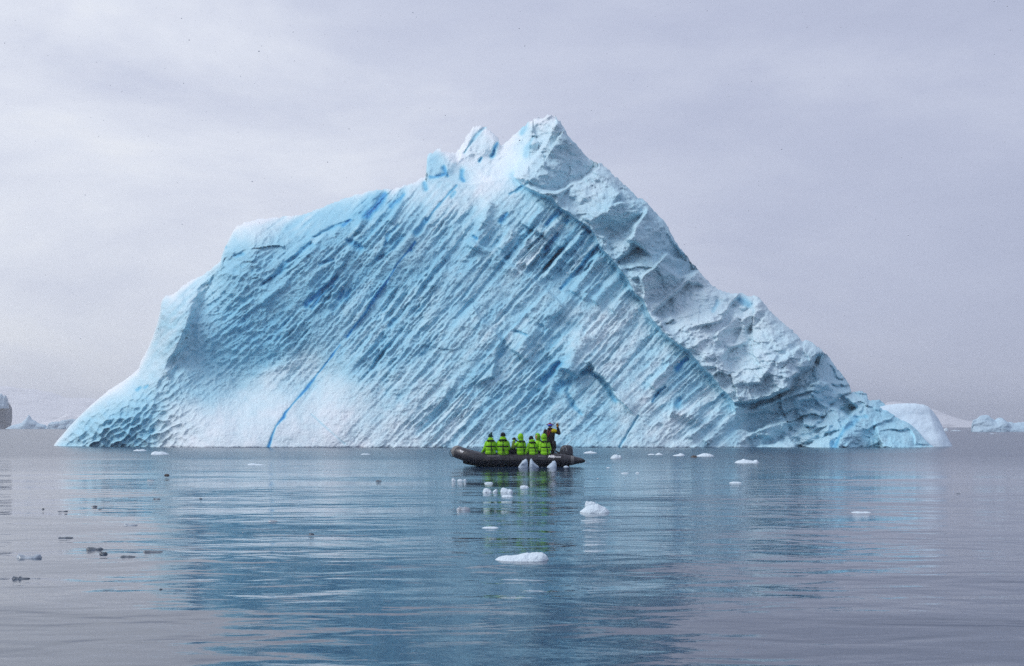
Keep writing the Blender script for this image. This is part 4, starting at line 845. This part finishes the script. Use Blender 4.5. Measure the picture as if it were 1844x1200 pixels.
TORSO = [(-.05, .205, .165), (0.0, .228, .18), (.06, .235, .188), (.115, .215, .172), (.17, .23, .182), (.235, .235, .19), (.29, .214, .172), (.345, .228, .186), (.41, .226, .184), (.455, .205, .165), (.50, .175, .142), (.54, .14, .115), (.575, .105, .10)]
def passenger(px, yaw, s, label, lean=0.0, hat=None, hood=False, armL=None, armR=None, look=0.0, y=-.72, z=.555, dark_sleeve=None, sag=0.0, vest=True):
    """someone sitting on the tube, back towards the outside; arms as (elbow, hand) in body coordinates"""
    t = empty('person', Vector(boat.location) + Vector((bx(px), y, z)), yaw); t.scale = (s, s, s)
    tag(t, label, 'person', 'passengers in lime green jackets aboard the inflatable boat')
    def lean_pt(p):
        p = Vector(p); k = max(0.0, p.z); return Vector((p.x, p.y + math.sin(lean) * k, p.z * math.cos(lean) if p.z > 0 else p.z))
    H = lean_pt((0, .02, .735)); N0 = lean_pt((0, .0, .52)); SH = [lean_pt((-.165, -.01, .465)), lean_pt((.165, -.01, .465))]
    armL = armL or ((-.235, .07, .20), (-.13, .33, .16)); armR = armR or ((.235, .07, .20), (.13, .33, .16))
    bm = bmesh.new()
    loft(bm, [(0, math.sin(lean) * max(0, zz), zz, rx * .8, ry * .8) for zz, rx, ry in TORSO], 20)
    capsule(bm, N0 - Vector((0, 0, .05)), .075, H - Vector((0, .02, .05)), .058); head_shapes(bm, H, look, -.05)
    for sg, S, (E, Hd) in ((-1, SH[0], armL), (1, SH[1], armR)):
        capsule(bm, S, .062, E, .048); capsule(bm, E, .046, Hd, .032)
        d = (Vector(Hd) - Vector(E)).normalized(); hand_shapes(bm, Hd, d, (-.3 * sg, .1, -1), sg, .6)
    for sg in (-1, 1):
        hp, kn, an = Vector((.10 * sg, .02, .03)), Vector((.15 * sg, .44, .06)), Vector((.14 * sg, .47, -.34))
        capsule(bm, hp, .095, kn, .065); capsule(bm, kn, .062, an, .042); capsule(bm, an - Vector((0, .03, .02)), .04, an + Vector((0, .16, -.045)), .032)
    link('body', fuse(bm, 'body', .0105, 3), M_SKIN, t)
    bm = bmesh.new()
    for sg in (-1, 1):
        hp, kn, an = Vector((.11 * sg, .02, .03)), Vector((.15 * sg, .44, .06)), Vector((.14 * sg, .47, -.28))
        capsule(bm, hp, .125, kn, .085); capsule(bm, kn, .083, an, .065)
    ellip(bm, (0, 0, .0), (.21, .16, .10)); link('trousers', fuse(bm, 'trousers', .018, 3), M_DARK, t)
    for sg in (-1, 1):
        bm = bmesh.new(); an = Vector((.14 * sg, .47, -.34)); capsule(bm, an + Vector((0, 0, .1)), .062, an - Vector((0, .02, .03)), .058); capsule(bm, an - Vector((0, .03, .03)), .055, an + Vector((0, .17, -.045)), .046)
        link('boot', fuse(bm, 'boot', .014, 2), M_BLK, t)
    # jacket with its puffed panels
    bm = bmesh.new(); loft(bm, [(0, math.sin(lean) * max(0, zz), zz * (math.cos(lean) if zz > 0 else 1), rx, ry) for zz, rx, ry in TORSO])
    for S, (E, Hd) in zip(SH, (armL, armR)):
        E, Hd = Vector(E), Vector(Hd); wr = E + (Hd - E) * .93
        for a, b, r0, r1 in ((S, E, .090, .078), (E, wr, .080, .060)):
            n_ = 3
            for k in range(n_):
                p, q = a + (b - a) * (k / n_), a + (b - a) * ((k + 1) / n_); r = r0 + (r1 - r0) * (k + .5) / n_; m_ = (p + q) / 2
                capsule(bm, p, r * .93, m_, r * 1.04); capsule(bm, m_, r * 1.04, q, r * .93)
    if hood:
        ellip(bm, H + Vector((0, -.07, -.12)), (.12, .09, .08))
    else:
        cb = lean_pt((0, -.075, .60)); ellip(bm, cb, (.135, .085, .06)); ellip(bm, cb + Vector((0, .005, .05)), (.125, .075, .05))
        for sg in (-1, 1): ellip(bm, cb + Vector((.085 * sg, .07, .0)), (.055, .09, .055))
    jk = link('jacket', fuse(bm, 'jacket', .0125, 2), M_GREEN, t)
    if dark_sleeve:
        E, Hd = Vector(armL[0]), Vector(armL[1]); bm = bmesh.new(); capsule(bm, E + (Vector(SH[0]) - E) * .25, .098, E, .098); capsule(bm, E, .098, E + (Hd - E) * .8, .074); link('shaded_sleeve', fuse(bm, 'shaded_sleeve', .014, 2), dark_sleeve, t)  # added shell that paints shade over the raised green sleeve
    if hood:
        bm = bmesh.new(); M = Matrix.Translation(H + Vector((0, -.015, .012))) @ Matrix.Rotation(look, 4, 'Z')
        bmesh.ops.create_uvsphere(bm, u_segments=28, v_segments=20, radius=1, matrix=Matrix.Rotation(R_(90), 4, 'X'))
        for v in bm.verts:
            v.co = Vector((v.co.x * .128 * (1 + .03 * math.sin(v.co.z * 9)), v.co.y * .14, v.co.z * .158 + (.012 if v.co.z > .6 else 0)))
        bmesh.ops.delete(bm, geom=[v for v in bm.verts if v.co.y > .085 or v.co.z < -.15], context='VERTS')
        bmesh.ops.transform(bm, matrix=M, verts=bm.verts)
        ed_ = [e for e in bm.edges if e.is_boundary]; ex_ = bmesh.ops.extrude_edge_only(bm, edges=ed_)
        for v in [g for g in ex_['geom'] if isinstance(g, bmesh.types.BMVert)]: v.co = H + (v.co - H) * .82
        link('hood', to_mesh(bm, 'hood'), M_GREEN, jk)
    if vest:                                                            # black life vest: collar, belt and straps
        bm = bmesh.new()
        def torso_at(zz): return float(np.interp(zz, [a[0] for a in TORSO], [a[1] for a in TORSO])), float(np.interp(zz, [a[0] for a in TORSO], [a[2] for a in TORSO]))
        def hoop(zz, r, fl=1.8, grow=.006, tilt=0.0, z2=None):
            rx, ry = torso_at(zz); pts = []
            for a in np.linspace(0, 2 * math.pi, 41):
                pts.append(lean_pt(((rx + grow) * math.cos(a), (ry + grow) * math.sin(a), zz + tilt * math.sin(a))))
            sweep(bm, pts, r, 8, fl)
        hoop(.30, .013, 1.9)
        zs = np.linspace(.53, -.02, 14); sweep(bm, [lean_pt((.01, -(torso_at(zz)[1] + .007), zz)) for zz in zs], .017, 8, .6)
        sweep(bm, [lean_pt((.01 + .10 * k, -(torso_at(.30 - .3 * k)[1] * math.sqrt(max(0, 1 - (.01 + .1 * k) ** 2 / .06)) + .008), .28 - .30 * k)) for k in np.linspace(0, 1, 9)], .013, 8, .6)
        for sg in (-1, 1): sweep(bm, [lean_pt((sg * .105 + sg * .02 * k, -.15 * math.cos(k * 1.9) + .005, .525 - .03 * abs(k - .5) - .25 * max(0, k - .7))) for k in np.linspace(0, 1.2, 10)], .022, 8, .7)
        c_ = lean_pt((0, -.05, .555)); sweep(bm, [c_ + Vector((.15 * math.cos(a), .11 * math.sin(a), -.012 * math.sin(a))) for a in np.linspace(R_(150), R_(390), 20)], .026, 8)
        link('life_vest', to_mesh(bm, 'life_vest'), M_BLACKC, t)
    if hat:
        bm = bmesh.new(); bmesh.ops.create_uvsphere(bm, u_segments=22, v_segments=14, radius=1, matrix=Matrix.Translation(H + Vector((0, -.018, .035))) @ Matrix.Diagonal((.092, .108, .102, 1)))
        bmesh.ops.delete(bm, geom=[v for v in bm.verts if v.co.z < H.z + (.02 if v.co.y > H.y + .05 else -.02)], context='VERTS')
        cap_ = link('beanie', to_mesh(bm, 'beanie'), hat, t)
        bm = bmesh.new(); sweep(bm, [H + Vector((.096 * math.cos(a), -.018 + .112 * math.sin(a), .012 + .014 * math.sin(a))) for a in np.linspace(0, 2 * math.pi, 25)], .017, 8, 1.5); link('cuff', to_mesh(bm, 'cuff'), hat, cap_)
        if hat is M_TEAL:
            bm = bmesh.new(); bmesh.ops.create_icosphere(bm, subdivisions=3, radius=.045, matrix=Matrix.Translation(H + Vector((.035, -.03, .145))))
            for v in bm.verts: v.co += (v.co - (H + Vector((.035, -.03, .145)))) * .18 * math.sin(37 * v.co.x + 51 * v.co.y + 43 * v.co.z)
            link('pompom', to_mesh(bm, 'pompom'), hat, cap_)
    for sg, (E, Hd) in ((-1, armL), (1, armR)):
        bm = bmesh.new(); d = (Vector(Hd) - Vector(E)).normalized(); W0 = Vector(Hd) - d * .01
        hand_shapes(bm, W0, d, (-.3 * sg, .1, -1), sg, .6, 1.28); capsule(bm, W0 - d * .03, .045, W0 + d * .03, .042)
        link('glove', fuse(bm, 'glove', .0085, 1), M_BLACKC, t)
    return t
passenger(884, R_(6), 1.00, 'person sitting nearest the bow in a green jacket and dark teal bobble hat', hat=M_TEAL, armL=((-.25, .03, .20), (-.34, .20, .05)), lean=.12, look=.35, z=.575)
passenger(906, R_(-4), 1.09, 'person with back turned in a green jacket and black beanie, beside the bobble hat', hat=M_BLACKC, lean=.04, z=.545)
p3 = passenger(939, R_(34), .98, 'person in a raised green hood lifting a camera, sitting apart in the middle', hood=True, armL=((-.33, .16, .30), (-.16, .36, .58)), armR=((.24, .14, .26), (.04, .36, .54)), lean=.10, look=.25, dark_sleeve=M_SHADEGREEN, z=.555)
passenger(960.5, R_(30), .95, 'person in a green jacket and black beanie resting one hand on the boat tube', hat=M_BLACKC, armL=((-.29, .10, .18), (-.38, .14, -.02)), lean=.30, look=.6, z=.545)
passenger(970, R_(128), .98, 'person in a green hood facing us from the far side, mostly hidden between two others', hood=True, y=.66, lean=.05, look=-.2, z=.555)
passenger(982, R_(22), 1.0, 'person in a raised green hood bending forward just before the standing guide', hood=True, lean=.27, look=.4, z=.545)

# a bag lying on the tube
bg_ = bmesh.new(); capsule(bg_, (-.14, 0, .10), .115, (.14, .02, .09), .125); capsule(bg_, (-.05, .02, .2), .07, (.08, .02, .19), .08)
bag = link('bag', fuse(bg_, 'bag', .016, 3), M_BLACKC); bag.location = Vector(boat.location) + Vector((bx(923.5), -.66, .545)); tag(bag, 'black bag lying on the boat tube in the gap between the seated people', 'bag')
bm = bmesh.new(); sweep(bm, catmull([(-.10, -.02, .22), (-.04, -.05, .30), (.05, -.05, .30), (.11, -.02, .22)], 5), .012, 8); link('strap', to_mesh(bm, 'strap'), M_BLK, bag)
# camera in the hands of the third passenger
cm = empty('camera_body', (0, 0, 0)); tag(cm, 'small black camera held up by the person in a green hood', 'camera')
board('housing', (-.07, -.03, -.045), (.07, .03, .045), M_BLK, cm, .01)
bm = bmesh.new(); sweep(bm, [(0, .02, 0), (0, .11, 0)], [.036, .04], 16); link('lens', to_mesh(bm, 'lens'), M_BLK, cm)
board('viewfinder', (-.025, -.03, .047), (.025, .02, .072), M_BLK, cm, .006)
Mp = Matrix.Translation(p3.location) @ Matrix.Rotation(p3.rotation_euler.z, 4, 'Z') @ Matrix.Scale(.98, 4)
cm.location = Mp @ Vector((-.08, .46, .66)); cm.rotation_euler = (0, 0, p3.rotation_euler.z)

# the guide, standing at the stern and facing us
g = empty('person', Vector(boat.location) + Vector((bx(990.5), .10, .145)), R_(180)); tag(g, 'standing guide in a dark jacket with yellow shoulder pointing upwards at the stern', 'person')
HG = Vector((0, .02, 1.615))
bm = bmesh.new()
loft(bm, [(0, 0, .84, .165, .115), (0, 0, .95, .165, .12), (0, 0, 1.08, .15, .11), (0, 0, 1.22, .175, .12), (0, 0, 1.34, .185, .115), (0, 0, 1.42, .15, .09), (0, 0, 1.47, .07, .07)], 20)
capsule(bm, (0, -.01, 1.42), .065, (0, 0, 1.57), .056); head_shapes(bm, HG, .12)
gl = (Vector((-.20, 0, 1.40)), Vector((-.40, .02, 1.30)), Vector((-.33, .07, 1.58)))     # raised arm: shoulder, elbow, wrist
gr = (Vector((.20, 0, 1.40)), Vector((.27, -.03, 1.13)), Vector((.22, .16, .98)))
for S, E, Hd in (gl, gr): capsule(bm, S, .058, E, .045); capsule(bm, E, .044, Hd, .031)
hand_shapes(bm, gl[2], (.12, .1, 1), (.2, 1, 0), 1, .5, 1.0, point=True); hand_shapes(bm, gr[2], gr[2] - gr[1], (-1, .1, 0), 1, .8)
for sg in (-1, 1):
    capsule(bm, (.10 * sg, 0, .86), .09, (.12 * sg, .01, .47), .06); capsule(bm, (.12 * sg, .01, .47), .058, (.13 * sg, -.02, .08), .04); capsule(bm, (.13 * sg, -.04, .05), .04, (.15 * sg, .14, .035), .032)
link('body', fuse(bm, 'body', .0105, 3), M_SKIN, g)
bm = bmesh.new()
loft(bm, [(0, 0, .76, .205, .15), (0, 0, .84, .215, .16), (0, 0, .95, .205, .155), (0, 0, 1.06, .20, .15), (0, 0, 1.18, .215, .16), (0, 0, 1.30, .225, .155), (0, 0, 1.40, .20, .13), (0, 0, 1.46, .12, .10), (0, 0, 1.51, .09, .09)])
for S, E, Hd in (gl, gr):
    capsule(bm, S, .088, E, .075); capsule(bm, E, .075, E + (Hd - E) * .9, .058)
jk = link('jacket', fuse(bm, 'jacket', .0125, 3), M_BROWNB, g)
bm = bmesh.new(); capsule(bm, (-.09, .03, 1.435), .090, (-.23, .03, 1.395), .092); ellip(bm, (-.11, .10, 1.385), (.085, .06, .07)); link('shoulder_panel', fuse(bm, 'shoulder_panel', .0125, 2), M_YEL, jk)
bm = bmesh.new(); sweep(bm, catmull([(.06, .10, 1.47), (.10, .155, 1.34), (.07, .178, 1.20), (.11, .165, 1.14)], 6), .016, 8); sweep(bm, catmull([(-.05, .11, 1.47), (.0, .165, 1.36), (.05, .18, 1.24)], 6), .018, 8); link('harness', to_mesh(bm, 'harness'), M_RED, jk)
bm = bmesh.new()
for sg in (-1, 1): capsule(bm, (.10 * sg, 0, .84), .115, (.125 * sg, .01, .47), .085); capsule(bm, (.125 * sg, .01, .47), .083, (.13 * sg, -.02, .12), .068)
ellip(bm, (0, 0, .86), (.19, .14, .1)); link('trousers', fuse(bm, 'trousers', .018, 3), M_DARK, g)
for sg in (-1, 1):
    bm = bmesh.new(); capsule(bm, (.13 * sg, -.02, .22), .07, (.13 * sg, -.03, .065), .062); capsule(bm, (.13 * sg, -.05, .055), .055, (.15 * sg, .16, .045), .045); link('boot', fuse(bm, 'boot', .014, 2), M_BLK, g)
bm = bmesh.new(); bmesh.ops.create_uvsphere(bm, u_segments=22, v_segments=14, radius=1, matrix=Matrix.Translation(HG + Vector((0, -.015, .045))) @ Matrix.Diagonal((.095, .112, .10, 1)))
bmesh.ops.delete(bm, geom=[v for v in bm.verts if v.co.z < HG.z + (.055 if v.co.y > HG.y + .03 else -.03)], context='VERTS'); hatg = link('hat', to_mesh(bm, 'hat'), M_RED, g)
for sg in (-1, 1):
    bm = bmesh.new(); sweep(bm, catmull([HG + Vector((.085 * sg, -.02, .09)), HG + Vector((.125 * sg, -.01, .075)), HG + Vector((.165 * sg, 0, .055))], 4), [.04] * 4 + [.034] * 3 + [.02] * 2, 8, .5); link('ear_flap', to_mesh(bm, 'ear_flap'), M_RED, hatg)
bm = bmesh.new(); sweep(bm, [HG + Vector((.088 * math.sin(a), -.01 + .118 * math.cos(a), .032)) for a in np.linspace(-1.2, 1.2, 15)], [.030] * 15, 10, 1.5); link('goggles', to_mesh(bm, 'goggles'), M_BLUE, g)
bm = bmesh.new(); sweep(bm, [HG + Vector((.084 * math.sin(a), -.005 + .095 * math.cos(a), -.115)) for a in np.linspace(0, 2 * math.pi, 25)], .035, 10, 1.4); link('neck_gaiter', to_mesh(bm, 'neck_gaiter'), M_BLACKC, g)
for (S, E, Hd), aim, pn, sd_, pt in ((gl, Vector((.12, .1, 1)), (.2, 1, 0), 1, True), (gr, gr[2] - gr[1], (-1, .1, 0), 1, False)):
    bm = bmesh.new(); hand_shapes(bm, Hd, aim, pn, sd_, .7, 1.25, point=pt); d = aim.normalized(); capsule(bm, Hd - d * .05, .048, Hd + d * .02, .042); link('glove', fuse(bm, 'glove', .0085, 1), M_ORNG, g)
# paddle leaning against the transom beside the guide
pd = empty('paddle', Vector(boat.location) + Vector((1.74, -.2, .16))); tag(pd, 'dark paddle leaning between the guide and the outboard motor', 'paddle')
bm = bmesh.new(); sweep(bm, [(.06, 0, 0), (-.06, .02, .62)], .018, 8); link('shaft', to_mesh(bm, 'shaft'), M_BLK, pd)
bm = bmesh.new(); sweep(bm, [(-.05, .02, .58), (-.07, .02, .68), (-.10, .02, .92), (-.105, .02, .96)], [.03, .08, .085, .03], 12, .25); link('blade', to_mesh(bm, 'blade'), M_BLK, pd)
# ------------------------------------------------------------------ falling snow
rs = np.random.default_rng(3)
nfl = 12000
yy = 13 + 96 * rs.random(nfl) ** .8
cc = np.stack([(rs.random(nfl) - .5) * (yy * .95 + 6), yy, rs.random(nfl) * (yy * .36 + 1.5)], -1)
rr = 0.004 + .0045 * rs.random(nfl) ** 2
octv = np.array([(1, 0, 0), (-1, 0, 0), (0, 1, 0), (0, -1, 0), (0, 0, 1), (0, 0, -1)], float)
octf = np.array([(0, 2, 4), (2, 1, 4), (1, 3, 4), (3, 0, 4), (2, 0, 5), (1, 2, 5), (3, 1, 5), (0, 3, 5)])
fv = (cc[:, None, :] + octv[None] * rr[:, None, None] * (.7 + .6 * rs.random((nfl, 6, 1)))).reshape(-1, 3)
ff = (octf[None] + 6 * np.arange(nfl)[:, None, None]).reshape(-1, 3)
tag(link('falling_snow', mesh_np('falling_snow', fv, ff), mat_new('snowflake', (.85, .87, .9), .8, .2), smooth=False), kind='stuff')
# ------------------------------------------------------------------ haze
hz = bmesh.new(); bmesh.ops.create_cube(hz, size=1.0); me = bpy.data.meshes.new('haze'); hz.to_mesh(me); hz.free()
hm_ = bpy.data.materials.new('haze'); hm_.use_nodes = True; nt = hm_.node_tree; nt.nodes.clear()
vp = nt.nodes.new('ShaderNodeVolumePrincipled'); vp.inputs['Color'].default_value = (.994, .997, 1.0, 1); vp.inputs['Density'].default_value = .00042; vp.inputs['Anisotropy'].default_value = .75
out = nt.nodes.new('ShaderNodeOutputMaterial'); nt.links.new(vp.outputs[0], out.inputs['Volume'])
ho = link('haze', me, hm_, smooth=False); ho.scale = (2 * WR + 400, 2 * WR + 400, 81.0); ho.location = (0, 0, 39.5); tag(ho, kind='stuff')
